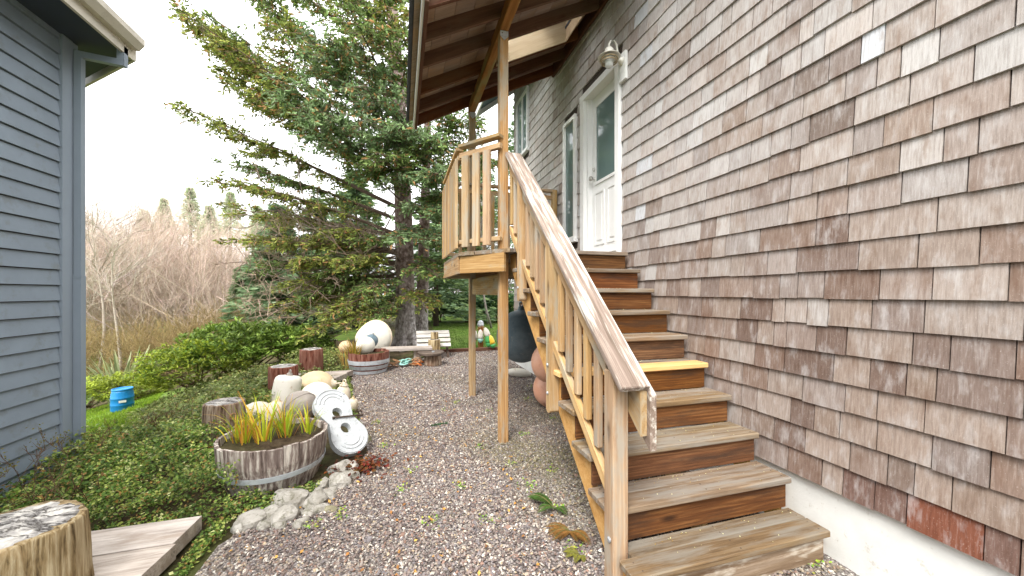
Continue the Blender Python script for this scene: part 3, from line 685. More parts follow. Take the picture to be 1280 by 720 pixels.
plumb('lower_rail', 1.026, 1.064, np1+.0895, 3.58, capz(1.74)-.50-.025, .07, W_RAIL)
ys_b = [1.86, 1.985, 2.11, 2.235, 2.36, 2.60, 2.715, 2.83, 2.945, 3.06, 3.31, 3.43, 3.55]
for y in ys_b:
    vertical('baluster', 1.027, 1.061, y-.026, y+.026, capz(y)-(capz(1.74)-.50-.025)+.03, capz(y)-.150, W_RAIL, stairs)

# ------------------------------------------------------------------ landing
DZ = RISE*10
land = thing('entry_landing', 'raised wooden landing with clipped corner, railing and tall roof posts at the door', 'landing', (1.5, 4.4, 0))
DXL, DYE = .575, 5.44
clipA, clipB = (.985, 3.46), (DXL, 4.0)
board('nosing_board', (1.03, ny_(10)+.05, DZ-.019), (TR, ny_(10)+.05, DZ-.019), .098, .038, W_TREAD, land)
x = DXL
while x < 2.27:
    x1 = min(x+.139, 2.285); a = x+.003; b = x1-.003
    def yfront(xx): return 3.545 if xx > 1.0 else max(3.46, clipA[1]+(clipA[0]-xx)*(clipB[1]-clipA[1])/(clipA[0]-clipB[0]))
    g = G(); yc = 4.6; M = Matrix(((0, -1, 0), (1, 0, 0), (0, 0, 1))).to_4x4(); M.translation = Vector(((a+b)/2, yc, DZ-.019)); Mi = M.inverted()
    ya_, yb_ = yfront(a)-.03, yfront(b)-.03
    w8 = [(a, ya_, DZ-.038), (b, yb_, DZ-.038), (b, DYE, DZ-.038), (a, DYE, DZ-.038), (a, ya_, DZ), (b, yb_, DZ), (b, DYE, DZ), (a, DYE, DZ)]
    if a > 1.0: pass
    g.hexa([tuple(Mi @ Vector(p)) for p in w8]); put('deck_board', g.mesh('deck_board'), W_TREAD, land, M)
    x += .139
fz = DZ-.0385-.0925
def fasc(p, q, up): board('rim_joist', (p[0], p[1], fz), (q[0], q[1], fz), .185, .036, W_WARM, land, up=up)
fasc((.955, 3.49), (DXL+.03, 4.0), (-.78, -.62, 0)); fasc((DXL+.02, 4.03), (DXL+.02, DYE-.02), (-1, 0, 0)); fasc((DXL+.05, DYE-.025), (2.28, DYE-.025), (0, 1, 0))
for xx in (1.35, 1.75, 2.15): board('joist', (xx, 3.60, fz), (xx, DYE-.05, fz), .18, .036, W_BEAM, land, up=(1, 0, 0))
board('girder', (1.0, 3.722, 1.60), (1.0, 5.39, 1.60), .225, .036, W_WARM, land, up=(1, 0, 0))
PB = 4.14
for (px_, py_) in ((.985, 3.675), (.99, 5.44)):
    vertical('post', px_-.045, px_+.045, py_-.045, py_+.045, .0, PB, W_WARM, land)
    g = G(); yy_ = py_-.0465
    g.prism([(px_-.042, yy_, PB-.005), (px_-.042, yy_, PB-.055), (px_, yy_, PB-.10), (px_+.042, yy_, PB-.055), (px_+.042, yy_, PB-.005)], (0, -.003, 0)); g.build('post_bracket', M_STEEL, land)
    for dx_, dz_ in ((-.022, -.03), (.022, -.03), (0, -.065)):
        g = G(); g.lathe([(.006, 0), (.006, .003), (0, .004)], 8, (px_+dx_, yy_-.0031, PB+dz_), (0, -1, 0)); g.build('nail_head', M_CHROME, land)
RT = 3.09
def prail(p, q, zc_, wd, th, mat=W_RAIL, nm='railing'): board(nm, (p[0], p[1], zc_), (q[0], q[1], zc_), wd, th, mat, land)
c0, c1, c2, c3 = (.945, 3.60), (DXL+.03, 4.02), (DXL+.03, 5.40), (2.27, 5.37)
prail(c0, (c1[0], c1[1]-.0), RT-.018, .085, .036, nm='top_rail'); prail((c1[0], c1[1]+.06), c2, RT-.018, .085, .036, nm='top_rail'); prail((c2[0]+.045, c3[1]), (2.21, c3[1]), RT-.018, .085, .036, nm='top_rail')
def edge_rail(p, q, z0, z1, nm):
    board(nm, (p[0], p[1], (z0+z1)/2), (q[0], q[1], (z0+z1)/2), z1-z0, .036, W_RAIL, land, up=tuple(np.cross(V(q[0]-p[0], q[1]-p[1], 0), V(0, 0, 1))))
for z0, z1, nm in ((2.945, 3.0, 'upper_rail'), (2.03, 2.075, 'lower_rail')):
    prail(c0, c1, (z0+z1)/2, .05, z1-z0, nm=nm); prail((c1[0], c1[1]+.04), c2, (z0+z1)/2, .05, z1-z0, nm=nm); prail((c2[0]+.03, c3[1]), (2.21, c3[1]), (z0+z1)/2, .05, z1-z0, nm=nm)
def bal(x, y, up, wd=.05, z0=1.96, z1=3.05): board('baluster', (x, y, z0), (x, y, z1), wd, .032, W_RAIL, land, up=up, ch=.003)
un = V(c1[1]-c0[1], -(c1[0]-c0[0]), 0); un /= np.linalg.norm(un); un = -un if un[1] > 0 else un
for k, t in enumerate((.27, .53, .80)):
    p = V(*c0)+(V(*c1)-V(*c0))*t+un[:2]*.043; bal(p[0], p[1], tuple(un), .088 if t < .9 else .05, 1.99 if k else 1.99, 2.944+.0)
for y in np.arange(c1[1]+.01, 5.36, .118): bal(c1[0]-.043, y, (1, 0, 0), .045, 1.985, 2.944)
for x in np.arange(.80, 2.18, .118):
    if abs(x-.99) > .07: bal(x, c3[1]-.043, (0, 1, 0), .045, 1.985, 2.944)
vertical('rail_post', 2.212, 2.29, 5.33, 5.41, DZ+.001, RT, W_RAIL, land)

# ------------------------------------------------------------------ porch roof
pr = thing('porch_roof', 'shed porch roof with dark exposed rafters and skylight over the landing', 'roof', (1.3, 4.3, 4.0))
SP = .513; sp_dir = Vector((1, 0, SP)).normalized(); sp_up = Vector((-SP, 0, 1)).normalized()
def rb(x): return 3.876+SP*(x-.235)                     # rafter bottoms
RY = [3.17, 3.60, 4.03, 4.58, 5.02, 5.45]
RD = .15                                               # rafter depth measured plumb
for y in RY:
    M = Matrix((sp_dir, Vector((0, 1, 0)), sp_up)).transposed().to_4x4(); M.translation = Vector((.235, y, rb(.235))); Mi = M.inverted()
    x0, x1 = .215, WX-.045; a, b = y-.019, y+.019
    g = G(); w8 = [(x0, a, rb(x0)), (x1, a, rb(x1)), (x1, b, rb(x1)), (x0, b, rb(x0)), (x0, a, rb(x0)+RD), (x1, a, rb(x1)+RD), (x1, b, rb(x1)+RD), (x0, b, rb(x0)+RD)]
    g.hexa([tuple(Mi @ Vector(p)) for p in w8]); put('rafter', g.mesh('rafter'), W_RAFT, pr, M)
# beam on the posts
board('beam', (.985, 3.12, PB+.072), (.985, 5.52, PB+.072), .088, .14, W_BEAM, pr)
board('ledger', (WX-.024, 3.12, rb(WX)+.06), (WX-.024, 5.50, rb(WX)+.06), .19, .038, W_RAFT, pr, up=(-1, 0, 0))
board('eave_board', (.196, 3.08, rb(.215)+.08), (.196, 5.55, rb(.215)+.08), .19, .035, W_RAFT, pr, up=(-1, 0, 0))
SKX, SKY = (1.16, 2.06), (4.05, 4.56)
def roof_slab(x0, x1, y0, y1, o0, o1, mat, nm):
    M = Matrix((sp_dir, Vector((0, 1, 0)), sp_up)).transposed().to_4x4(); M.translation = Vector((x0, (y0+y1)/2, rb(x0))); Mi = M.inverted()
    g = G(); w8 = [(x0, y0, rb(x0)+o0), (x1, y0, rb(x1)+o0), (x1, y1, rb(x1)+o0), (x0, y1, rb(x0)+o0), (x0, y0, rb(x0)+o1), (x1, y0, rb(x1)+o1), (x1, y1, rb(x1)+o1), (x0, y1, rb(x0)+o1)]
    g.hexa([tuple(Mi @ Vector(p)) for p in w8]); return put(nm, g.mesh(nm), mat, pr, M)
x = .10
while x < WX-.06:                                       # roof boards across the rafters
    x1 = min(x+.19, WX-.06)
    if x1 > SKX[0]-.01 and x < SKX[1]-.02:
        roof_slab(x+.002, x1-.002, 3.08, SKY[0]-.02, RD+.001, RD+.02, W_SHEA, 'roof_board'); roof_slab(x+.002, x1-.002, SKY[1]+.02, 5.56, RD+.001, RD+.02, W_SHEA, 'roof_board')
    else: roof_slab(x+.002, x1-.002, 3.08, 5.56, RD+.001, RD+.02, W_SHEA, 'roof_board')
    x = x1
for (a, b, c, d) in ((.06, SKX[0]-.05, 3.04, 5.60), (SKX[1]+.0, WX-.02, 3.04, 5.60), (SKX[0]-.049, SKX[1]-.001, 3.04, SKY[0]-.03), (SKX[0]-.049, SKX[1]-.001, SKY[1]+.03, 5.60)):
    roof_slab(a, b, c, d, RD+.021, RD+.05, M_ROOFING, 'roofing')
sk = None
for k, (a, b, c, d) in enumerate(((SKX[0]-.03, SKX[1]+.03, SKY[0]-.0, SKY[0]+.018), (SKX[0]-.03, SKX[1]+.03, SKY[1]-.018, SKY[1]), (SKX[0]-.03, SKX[0]-.012, SKY[0]+.0181, SKY[1]-.0181), (SKX[1]+.012, SKX[1]+.03, SKY[0]+.0181, SKY[1]-.0181))):
    roof_slab(a, b, c, d, .004, RD+.16, W_LITE, 'skylight_lining')
roof_slab(SKX[0]-.04, SKX[1]+.04, SKY[0]-.01, SKY[1]+.01, RD+.161, RD+.172, M_SKYL, 'skylight_glazing')
g = G(); g.box((.155, 3.05, rb(.16)+.03), (.177, 5.58, rb(.16)+.21)); g.build('drip_edge', M_WHITE, pr)

# ------------------------------------------------------------------ logs, planks, half barrels
def log(name, label, base, r, h, side, seed, group=None, eye=False, lean=(0, 0)):
    t = thing(name, label, 'log', base, group); b = np.asarray(base, float)
    rr = np.random.default_rng(seed); ph = rr.uniform(0, 6.28, 8); am = rr.uniform(.012, .03, 8)
    def nz(th, z):
        o = 1.
        for k in range(8): o = o+am[k]*np.sin((k+2)*th+ph[k]+z*(2+k)*.6)*(.8 if k < 4 else .55)
        return o+.012*np.sin(37*th+ph[0]*9)+.010*np.sin(53*th+ph[1]*5)
    n = 72; prof = [(r*1.04, 0), (r*1.01, h*.2), (r, h*.5), (r*.985, h*.8), (r*.97, h*.97), (r*.945, h)]
    g = G(); g.lathe(prof, n, (0, 0, 0), None, None, nz)
    v = g.v[0]; v[:, 0] += v[:, 2]*lean[0]; v[:, 1] += v[:, 2]*lean[1]; g.v[0] = v+b
    g.build('trunk', side, t, True)
    # cut top: slightly dished, split disc just above
    th = np.linspace(0, 2*np.pi, 48, endpoint=False); vs = [(0, 0, h+.004)]
    rings = (.3, .6, .85, .985)
    for q in rings:
        rad = q*r*.945*nz(th, h); vs += [(a*math.cos(t_), a*math.sin(t_), h+.004+rr.normal(0, .0025)-(.01 if q > .95 else 0)) for a, t_ in zip(rad, th)]
    vs = np.array(vs); vs[:, 0] += vs[:, 2]*lean[0]; vs[:, 1] += vs[:, 2]*lean[1]
    f3 = [[0, 1+j, 1+(j+1) % 48] for j in range(48)]; f4 = [[1+i*48+j, 1+(i+1)*48+j, 1+(i+1)*48+(j+1) % 48, 1+i*48+(j+1) % 48] for i in range(3) for j in range(48)]
    g = G(); g.add(vs, [np.array(f3), np.array(f4)]); me = g.mesh('cut_top'); M = Matrix.Translation(Vector(base)); put('cut_top', me, M_END, t, M)
    if eye:
        a = math.atan2(-b[1], -b[0])+.35; c = V(math.cos(a), math.sin(a), 0); u = V(-c[1], c[0], 0); pc = b+c*r*1.02+V(0, 0, h*.72)
        th = np.linspace(0, 2*np.pi, 20); g = G(); g.tube([pc+.028*(math.cos(x)*u+math.sin(x)*V(0, 0, 1))+c*.012 for x in th], .007, 8); g.build('iron_ring', M_ROPE, t, True)
    return t
PG = 'log stumps of the bed edging'
log('log_stump', 'thick golden barked stump standing on the broad grey plank', (-1.68, 2.25, .122), .235, .34, L_GOLD, 1)
log('log_stump', 'pale stump with iron ring behind the grass filled half barrel', (-1.74, 4.52, -.03), .175, .43, L_BROWN, 2, eye=True)
log('log_stump', 'reddish stump with a dark hole beside the white cylindrical float', (-1.66, 6.22, -.03), .185, .47, L_RED, 3)
log('log_stump', 'reddish stump standing at the end of the wedge shaped plank', (-1.6, 7.72, -.03), .19, .50, L_RED, 4)
log('log_stump', 'small brown stump behind the rusty orange plant', tuple(gh(417, 436)), .10, .24, L_BROWN, 5)
def plank_seat(label, boards_, z, cut):
    t = thing('plank_bench', label, 'plank', (np.mean([b[0] for b in boards_]), boards_[0][2], z))
    for (x0, x1, y0, y1, skew) in boards_:
        g = G(); zz = z+R.uniform(-.004, .004); th = .085
        M = Matrix.Translation(Vector(((x0+x1)/2, (y0+y1)/2, zz))); 
        w8 = [(x0, y0, zz-th), (x1-skew, y0, zz-th), (x1, y1, zz-th), (x0, y1, zz-th), (x0, y0, zz), (x1-skew, y0, zz), (x1, y1, zz), (x0, y1, zz)]
        g.hexa([tuple(Vector(p)-M.translation) for p in w8]); put('plank', g.mesh('plank'), W_PLANK, t, M)
    for xx in (boards_[0][0]+.12, boards_[0][1]-.25):
        g = G(); zt = z-.09; g.box((xx-.05, boards_[0][2]+.05, min(-.15, float(terr(xx, 2.5)))-.02), (xx+.05, boards_[-1][3]-.05, zt)); g.build('sleeper', W_EDGE, t)
    return t
plank_seat('broad grey weathered plank under the thick golden stump', [(-2.35, -1.215, 2.02, 2.275, .02), (-2.35, -1.205, 2.28, 2.53, .03), (-2.35, -1.2, 2.535, 2.80, .02)], .12, 0)
plank_seat('grey weathered plank between the ringed stump and the floats', [(-2.05, -1.32, 4.82, 5.05, .03), (-2.05, -1.28, 5.055, 5.30, .03), (-2.1, -1.3, 5.305, 5.50, .03)], .10, 0)
plank_seat('pale wedge ended plank below the reddish stumps', [(-1.95, -.98, 6.50, 6.78, .16), (-1.95, -.90, 6.785, 7.05, .10), (-1.95, -.84, 7.055, 7.30, .1)], .12, 0)

def half_barrel(label, c, rt, rbm, h, n, staves, hoops, seed, group=None):
    t = thing('half_barrel', label, 'planter', c, group); rr = np.random.default_rng(seed); cx, cy, cz = c
    def rad(z): u = z/h; return rbm+(rt-rbm)*u+.035*math.sin(math.pi*min(1, u*.75))
    th_ = .024
    for k in range(n):
        a0 = 2*math.pi*(k+.012)/n; a1 = 2*math.pi*(k+.988)/n; top = h+rr.uniform(-.012, .004); off = rr.uniform(-.003, .003)
        v = []
        zs = [0, h*.3, h*.6, top]
        for z in zs:
            for a in (a0, (a0+a1)/2, a1): v.append((cx+(rad(z)+off)*math.cos(a), cy+(rad(z)+off)*math.sin(a), cz+z))
            for a in (a1, (a0+a1)/2, a0): v.append((cx+(rad(z)-th_)*math.cos(a), cy+(rad(z)-th_)*math.sin(a), cz+z))
        f = [[i*6+j, i*6+(j+1) % 6, (i+1)*6+(j+1) % 6, (i+1)*6+j] for i in range(3) for j in range(6)]
        g = G(); g.add(v, [np.array(f), np.array([[5,4,3,2,1,0]]), np.array([[18,19,20,21,22,23]])]); g.build('stave', staves, t)
    for (z0, z1, m) in hoops:
        g = G(); q = np.linspace(0, 2*np.pi, 61); prof = [(rad(z0)+.004, z0), (rad(z0)+.010, z0), (rad(z1)+.010, z1), (rad(z1)+.004, z1), (rad(z0)+.004, z0)]
        nn_ = 60; v = [(cx+r_*math.cos(a), cy+r_*math.sin(a), cz+z_) for r_, z_ in prof[:4] for a in q[:-1]]
        f = [[i*nn_+j, i*nn_+(j+1) % nn_, ((i+1) % 4)*nn_+(j+1) % nn_, ((i+1) % 4)*nn_+j] for i in range(4) for j in range(nn_)]
        g.add(v, np.array(f)); g.build('hoop', m, t, False)
    g = G(); q = np.linspace(0, 2*np.pi, 40, endpoint=False); v = [(cx, cy, cz+h-.05)]
    for s_ in (.4, .75, 1.): v += [(cx+s_*(rad(h*.85)-th_-.001)*math.cos(a), cy+s_*(rad(h*.85)-th_-.001)*math.sin(a), cz+h-.06+rr.normal(0, .012)) for a in q]
    g.add(v, [np.array([[0, 1+j, 1+(j+1) % 40] for j in range(40)]), np.array([[1+i*40+j, 1+(i+1)*40+j, 1+(i+1)*40+(j+1) % 40, 1+i*40+(j+1) % 40] for i in range(2) for j in range(40)])])
    g.build('soil', M_SOIL, t, True); return t
TUB = (-1.0, 3.5, .0); TUB2 = (-.6, 7.62, .0)
half_barrel('weathered half barrel planter with strappy yellow green grass', TUB, .365, .315, .37, 22, L_STAVE, [(.12, .16, M_GALV)], 5)
half_barrel('silvered half barrel with grey hoops, holding floats beside the tall white hull', TUB2, .345, .30, .40, 20, L_RED, [(.02, .075, M_GALV), (.10, .165, M_STEEL), (.19, .265, M_GALV)], 6)

# ------------------------------------------------------------------ floats
def float_ball(label, c, r, mat, sc=(1, 1, 1), axis=(0, 0, 1), neck=None, neckmat=None, seam=False, name='fishing_float', group=None, cyl=0., stain=None):
    """float turned about axis: body, neck with eye, moulding seam"""
    c = np.asarray(c, float); ax = V(*axis)/np.linalg.norm(axis); hz = r*sc[2]
    t = thing(name, label, 'float', tuple(c-V(0, 0, r)), group)
    if cyl: prof = [(0, -hz), (r*.7, -hz*.97), (r*.93, -hz*.86), (r, -hz*.7), (r*1.01, 0), (r, hz*.66), (r*.94, hz*.84), (r*.78, hz*.96), (r*.45, hz*1.0), (0, hz*1.01)]
    else:
        a = np.linspace(-math.pi/2, math.pi/2, 17); prof = [(max(0, r*math.cos(x)), hz*math.sin(x)) for x in a]
    g = G(); g.lathe(prof, 36, c, ax); g.build('body', mat, t, True)
    if seam:
        q = np.linspace(0, 2*np.pi, 41); M = np.array(Vector((0, 0, 1)).rotation_difference(Vector((ax[1], ax[2], ax[0]))).to_matrix())
        pts = np.stack([r*1.003*np.cos(q), r*1.003*np.sin(q), 0*q], 1)@M.T; g = G(); g.tube(c+pts, .006, 6, cap=False); g.build('seam', mat, t, True)
    if neck:
        nr, nl = neck; b = c+ax*hz*.94
        g = G(); g.lathe([(nr*1.9, 0), (nr*1.5, nl*.2), (nr*1.15, nl*.45), (nr*1.1, nl*.8), (nr*.8, nl*.95), (0, nl)], 18, b, ax); g.build('neck', neckmat or mat, t, True)
        u = np.cross(ax, V(.3, .2, .9)); u /= np.linalg.norm(u); q = np.linspace(0, 2*np.pi, 18); e = b+ax*(nl*.95+nr*.5)
        g = G(); g.tube([e+nr*.8*(math.cos(x)*u+math.sin(x)*ax) for x in q], nr*.3, 8, cap=False); g.build('eye', neckmat or mat, t, True)
    return t
float_ball('white cylindrical float with rust stain leaning against the reddish stump', D(358, 489, 5.0), .165, B_WHITE, (1, 1, 1.25), (.15, .1, 1), cyl=1, neck=(.03, .05), neckmat=B_GREY)
float_ball('large tan float with a white eye lying behind the white round float', D(394, 484, 5.45), .235, B_TAN, (1, 1, 1.12), (.95, -.1, .12), neck=(.045, .05), neckmat=B_CREAM)
float_ball('smooth bright white round float in the middle of the pile', D(396, 498, 4.75), .205, B_WHITE, (1, 1, 1), (.2, 0, 1))
float_ball('grey brown ball shaped float with moulded seam beside the half barrel', D(375, 508, 4.3), .178, B_GREY, (1, 1, 1), (.5, -.6, .6), seam=True)
float_ball('upright cream float with knob top at the path edge', D(428, 497, 4.75), .095, B_CREAM, (1, 1, 1.75), (.12, 0, 1), neck=(.03, .035), neckmat=B_CREAM)
float_ball('small rust stained cream float at the path edge beside the knob topped one', D(441, 506, 4.65), .065, B_CREAM, (1, 1, 1.4), (.1, -.2, 1), neck=(.014, .015), neckmat=B_TAN)
float_ball('cream float seen between the grass blades by the ringed stump', D(320, 519, 4.3), .15, B_CREAM, (1, 1, 1.15), (1, .2, .3), neck=(.03, .03))
float_ball('pinkish cream float between the grass and the grey ball', D(343, 520, 4.25), .125, B_CREAM, (1, 1, 1.4), (.2, .1, 1), neck=(.022, .02), neckmat=B_TAN)
# figure-eight float leaning on the pile
def eight():
    b0 = V(-.40, 3.70, .03); tp = V(-.735, 4.02, .53); ax = (tp-b0); L = np.linalg.norm(ax); ax /= L
    side = V(.80, .58, .05); side -= ax*(side@ax); side /= np.linalg.norm(side); nr_ = np.cross(ax, side); nr_ = nr_ if nr_@V(0, -1, .5) > 0 else -nr_
    t = thing('disc_float', 'flat pale grey figure eight float with two holes leaning on the pile', 'float', tuple(b0))
    R1 = .165; c1 = R1; c2 = L-R1; thk = .065; bm = bmesh.new()
    def outline(k):
        pts = []
        for a in np.linspace(-math.pi*1.08, math.pi*.08, 26): pts.append((R1*math.cos(a), c1+R1*math.sin(a)))
        pts.append((R1*.70, (c1+c2)/2))
        for a in np.linspace(-math.pi*.08, math.pi*1.08, 26): pts.append((R1*math.cos(a), c2+R1*math.sin(a)))
        pts.append((-R1*.70, (c1+c2)/2)); return pts
    o = np.array(outline(0)); n = len(o); cen = V(0, L/2)
    # holes: two oval openings either side of the waist; quad strips from outline to hole rims
    holes = [(0, (c1+c2)/2-.085), (0, (c1+c2)/2+.085)]
    loops = []
    vs = [bm.verts.new((x, y, 0)) for x, y in o]; es = [bm.edges.new((vs[i], vs[(i+1) % n])) for i in range(n)]
    for hx, hy_ in holes:
        hv = [bm.verts.new((hx+.045*math.cos(a), hy_+.05*math.sin(a), 0)) for a in np.linspace(0, 2*math.pi, 16, endpoint=False)]; es += [bm.edges.new((hv[i], hv[(i+1) % 16])) for i in range(16)]
    bmesh.ops.triangle_fill(bm, use_beauty=True, use_dissolve=False, edges=es)
    r_ = bmesh.ops.extrude_face_region(bm, geom=list(bm.faces)); bmesh.ops.translate(bm, vec=(0, 0, thk), verts=[e for e in r_['geom'] if isinstance(e, bmesh.types.BMVert)])
    bmesh.ops.recalc_face_normals(bm, faces=bm.faces)
    me = bpy.data.meshes.new('body'); bm.to_mesh(me); bm.free(); me.polygons.foreach_set('use_smooth', np.zeros(len(me.polygons), bool))
    M = Matrix((Vector(side), Vector(ax), Vector(nr_))).transposed().to_4x4(); M.translation = Vector(b0)
    put('body', me, B_DISC, t, M)
    for cy_ in (c1, c2):
        for q in (.93, .70, .50):
            g = G(); a0, a1 = (math.pi*1.12, math.pi*1.88) if cy_ == c1 else (math.pi*.12, math.pi*.88); aa = np.linspace(a0, a1, 24)
            g.tube([b0+side*(R1*q*math.cos(x))+ax*(cy_+R1*q*math.sin(x))+nr_*(thk+.001) for x in aa], .006, 6); g.build('ridge', B_DISC, t, True)
    p = b0+ax*(L*.56)+nr_*(thk+.012)+side*-.05; q = b0+ax*(L*.44)+nr_*(thk+.012)+side*.20
    rod = thing('iron_rod', 'dark thin rod lying across the figure eight float', 'rod', tuple(p)); g = G(); g.tube([p, (p+q)/2+nr_*.003, q], .008, 8); g.build('bar', W_DARKLEG, rod, True)
    g = G(); g.lathe([(.012, 0), (.012, .02), (0, .021)], 8, p, tuple(p-q)); g.build('tip', W_DARKLEG, rod)
eight()
# floats in the second barrel and the tall white hull
float_ball('white domed float standing in the silvered half barrel', D(457, 432, 7.3), .175, B_WHITE, (1, 1, 1.0), (0, 0, 1), cyl=0, neck=(.02, .02))
float_ball('dark blue ball float between white dome and tall hull', D(464, 426, 7.6), .135, B_NAVY, (1, 1, 1), (.3, -.3, 1), neck=(.02, .02))
float_ball('tan round float under the rusty orange plant', D(432, 434, 7.6), .13, B_TAN, (1, 1, 1), (.3, -.5, 1), neck=(.02, .02))
def hull():
    c = D(470, 421, 8.3); t = thing('fiberglass_hull', 'tall white bow shaped hull shell standing behind the half barrel', 'hull', (c[0], c[1], .05))
    ax = V(0, 0, 1); side = V(.97, -.25, 0); fr = V(-.25, -.97, .12); g = G(); n = 40; m = 8; v = []
    th = np.linspace(0, 2*np.pi, n, endpoint=False)
    for i in range(m):
        u = i/(m-1); sc = math.cos(u*math.pi/2*.96)
        for a in th:
            x = math.cos(a)*(.34 if math.cos(a) > 0 else .44)*(1-.30*max(0, math.sin(a))*(1 if math.cos(a) < 0 else .1)); z = math.sin(a)*(.36 if math.sin(a) > 0 else .40)
            v.append(c+side*x*sc+ax*z*sc+fr*(.16*math.sin(u*math.pi/2)))
    f = [[i*n+j, i*n+(j+1) % n, (i+1)*n+(j+1) % n, (i+1)*n+j] for i in range(m-1) for j in range(n)]
    g.add(v, [np.array(f), np.array([list(range((m-1)*n, m*n))]), np.array([list(range(n))[::-1]])]); g.build('shell', B_WHITE, t, True)
    g = G(); g.tube(np.array(v[:n]+[v[0]]), .018, 8, cap=False); g.build('rim', B_CREAM, t, True)
hull()
# buoys hung under the landing
def hung(label, c, r, mat, top, ax=(0, 0, 1), sc=(1, 1, 1.05)):
    t = float_ball(label, c, r, mat, sc, ax, neck=(r*.12, r*.22), seam=False, name='mooring_buoy')
    b = V(*c)+V(*ax)/np.linalg.norm(ax)*r*sc[2]*1.2
    g = G(); g.tube([b, (b+V(*top))/2+V(.01, 0, -.01), top], .010, 8); g.build('rope', M_ROPE, t, True); return t
pc = D(652, 420, 5.6); hung('large dark navy buoy hanging under the landing', pc, .375, B_NAVY, (pc[0], pc[1], DZ-.04))
pc = D(688, 453, 4.55); hung('upper salmon pink buoy hanging beside the open stair carriage', pc, .235, B_PINK, (pc[0], pc[1], DZ-.04))
pc = D(690, 475, 4.95); float_ball('lower salmon pink buoy on the gravel below its twin', (pc[0], pc[1], .25), .25, B_PINK, (1, 1, 1), (.4, .2, 1), neck=(.03, .05), name='mooring_buoy')
def fender():
    c = D(650, 458, 6.7); c = V(c[0]-.02, c[1], .085); t = thing('boat_fender', 'white float with red end lying on gravel behind the navy buoy', 'float', (c[0], c[1], 0)); ax = V(.95, -.3, -.10)
    g = G(); a = np.linspace(-1.05, math.pi/2, 14); g.lathe([(.08*math.cos(x), .22*math.sin(x)) for x in a], 28, c, ax); g.build('body', B_WHITE, t, True)
    g = G(); a = np.linspace(-math.pi/2, -1.03, 7); g.lathe([(max(0, .082*math.cos(x)), .225*math.sin(x)) for x in a], 28, c, ax); g.build('red_end', B_RED, t, True)
fender()

# ------------------------------------------------------------------ far end of the path: edging, plank seat, white table, float post
edge = thing('timber_edging', 'low dark red timber edging between the gravel and rear lawn', 'edging', (1.8, 9.6, 0))
for x0, x1 in ((.75, 2.6), (2.61, 4.6), (4.61, 7.0)): board('timber', (x0, 9.58+R.uniform(-.01, .01), .035), (x1, 9.58, .035), .09, .10, W_EDGE, edge)
pb = thing('garden_bench', 'long grey plank bench resting on short logs before the spruce', 'bench', (.1, 8.2, 0))
for k in range(3): board('plank', (-.42, 8.13+k*.13, .335), (.62, 8.10+k*.13, .33), .125, .05, W_PLANK, pb)
for x0 in (-.3, .3): vertical('leg', x0-.06, x0+.06, 8.14, 8.40, .0, .304, W_PLANK, pb)
log('log_stump', 'short log stump with dark round slab top at the plank bench end', (.62, 7.95, 0), .17, .22, L_BROWN, 8)
sl_ = thing('round_slab', 'dark weathered round slab lying on the short stump', 'slab', (.6, 7.95, .235)); g = G(); g.lathe([(.24, 0), (.265, .015), (.27, .05), (.25, .065), (0, .066)], 28, (.58, 7.95, .228), None, None, lambda th, z: 1+.04*np.sin(3*th)+.03*np.sin(7*th+1)); g.build('disc', W_DARKLEG, sl_)
g = G(); g.lathe([(.03, 0), (.03, .02), (0, .022)], 12, (.62, 7.85, .2945)); g.build('knob', M_STEEL, sl_)
tb = thing('white_table', 'low white slatted table with dark slanting legs by the spruce', 'table', (.75, 9.0, 0))
for k, (yy_, zz) in enumerate(((8.83, .30), (8.93, .40), (9.05, .49), (9.18, .56))): board('slat', (.33, yy_, zz), (1.10, yy_-.02, zz), .115, .03, W_WHITE, tb, up=(0, -.55, .85))
for x0 in (.40, 1.03):
    board('leg', (x0, 8.78, .0), (x0, 9.22, .53), .05, .05, W_DARKLEG, tb); board('leg', (x0+.05, 9.42, .0), (x0+.02, 9.20, .53), .05, .05, W_DARKLEG, tb)
log('log_stump', 'upright log standing before the white slatted table', (.70, 8.62, 0), .135, .46, L_GOLD, 9)
log('log_block', 'small pale log block stacked on the upright log', (.71, 8.62, .466), .085, .16, L_GOLD, 10)
nets = thing('rope_heap', 'tangled teal and orange rope heap under the grey plank bench', 'rope', (.2, 7.95, 0))
for mt, n_, cx in ((B_TEAL, 7, .12), (M_ROPE, 6, .30), (B_ORANGE, 4, .36), (M_ROPE, 5, -.12)):
    g = G()
    for k in range(n_):
        c = V(cx+R.uniform(-.12, .12), 7.98+R.uniform(-.06, .06), .03+R.uniform(0, .10)); q = np.linspace(0, 2*np.pi*R.uniform(.8, 1.6), 26); u = V(R.uniform(-1, 1), R.uniform(-1, 1), R.uniform(-.4, .4)); u /= np.linalg.norm(u); w_ = np.cross(u, V(R.uniform(-.5, .5), R.uniform(-.5, .5), 1)); w_ /= np.linalg.norm(w_)
        pts = c+np.outer(np.cos(q)*R.uniform(.05, .11), u)+np.outer(np.sin(q)*R.uniform(.03, .09), w_); pts[:, 2] = np.maximum(pts[:, 2], .02); g.tube(pts, .011, 6)
    g.build('rope_coil', mt, nets, True)
fp = V(2.0, 9.75, 0)
bp = thing('float_post', 'short wooden post topped by a bird block on the rear lawn', 'post', tuple(fp)); vertical('post', fp[0]-.06, fp[0]+.06, fp[1]-.06, fp[1]+.06, -.02, .62, W_BEAM, bp)
g = G(); g.lathe([(.07, 0), (.09, .04), (.07, .12), (.03, .16), (0, .165)], 14, (fp[0], fp[1], .621)); g.build('finial', M_GALV, bp)
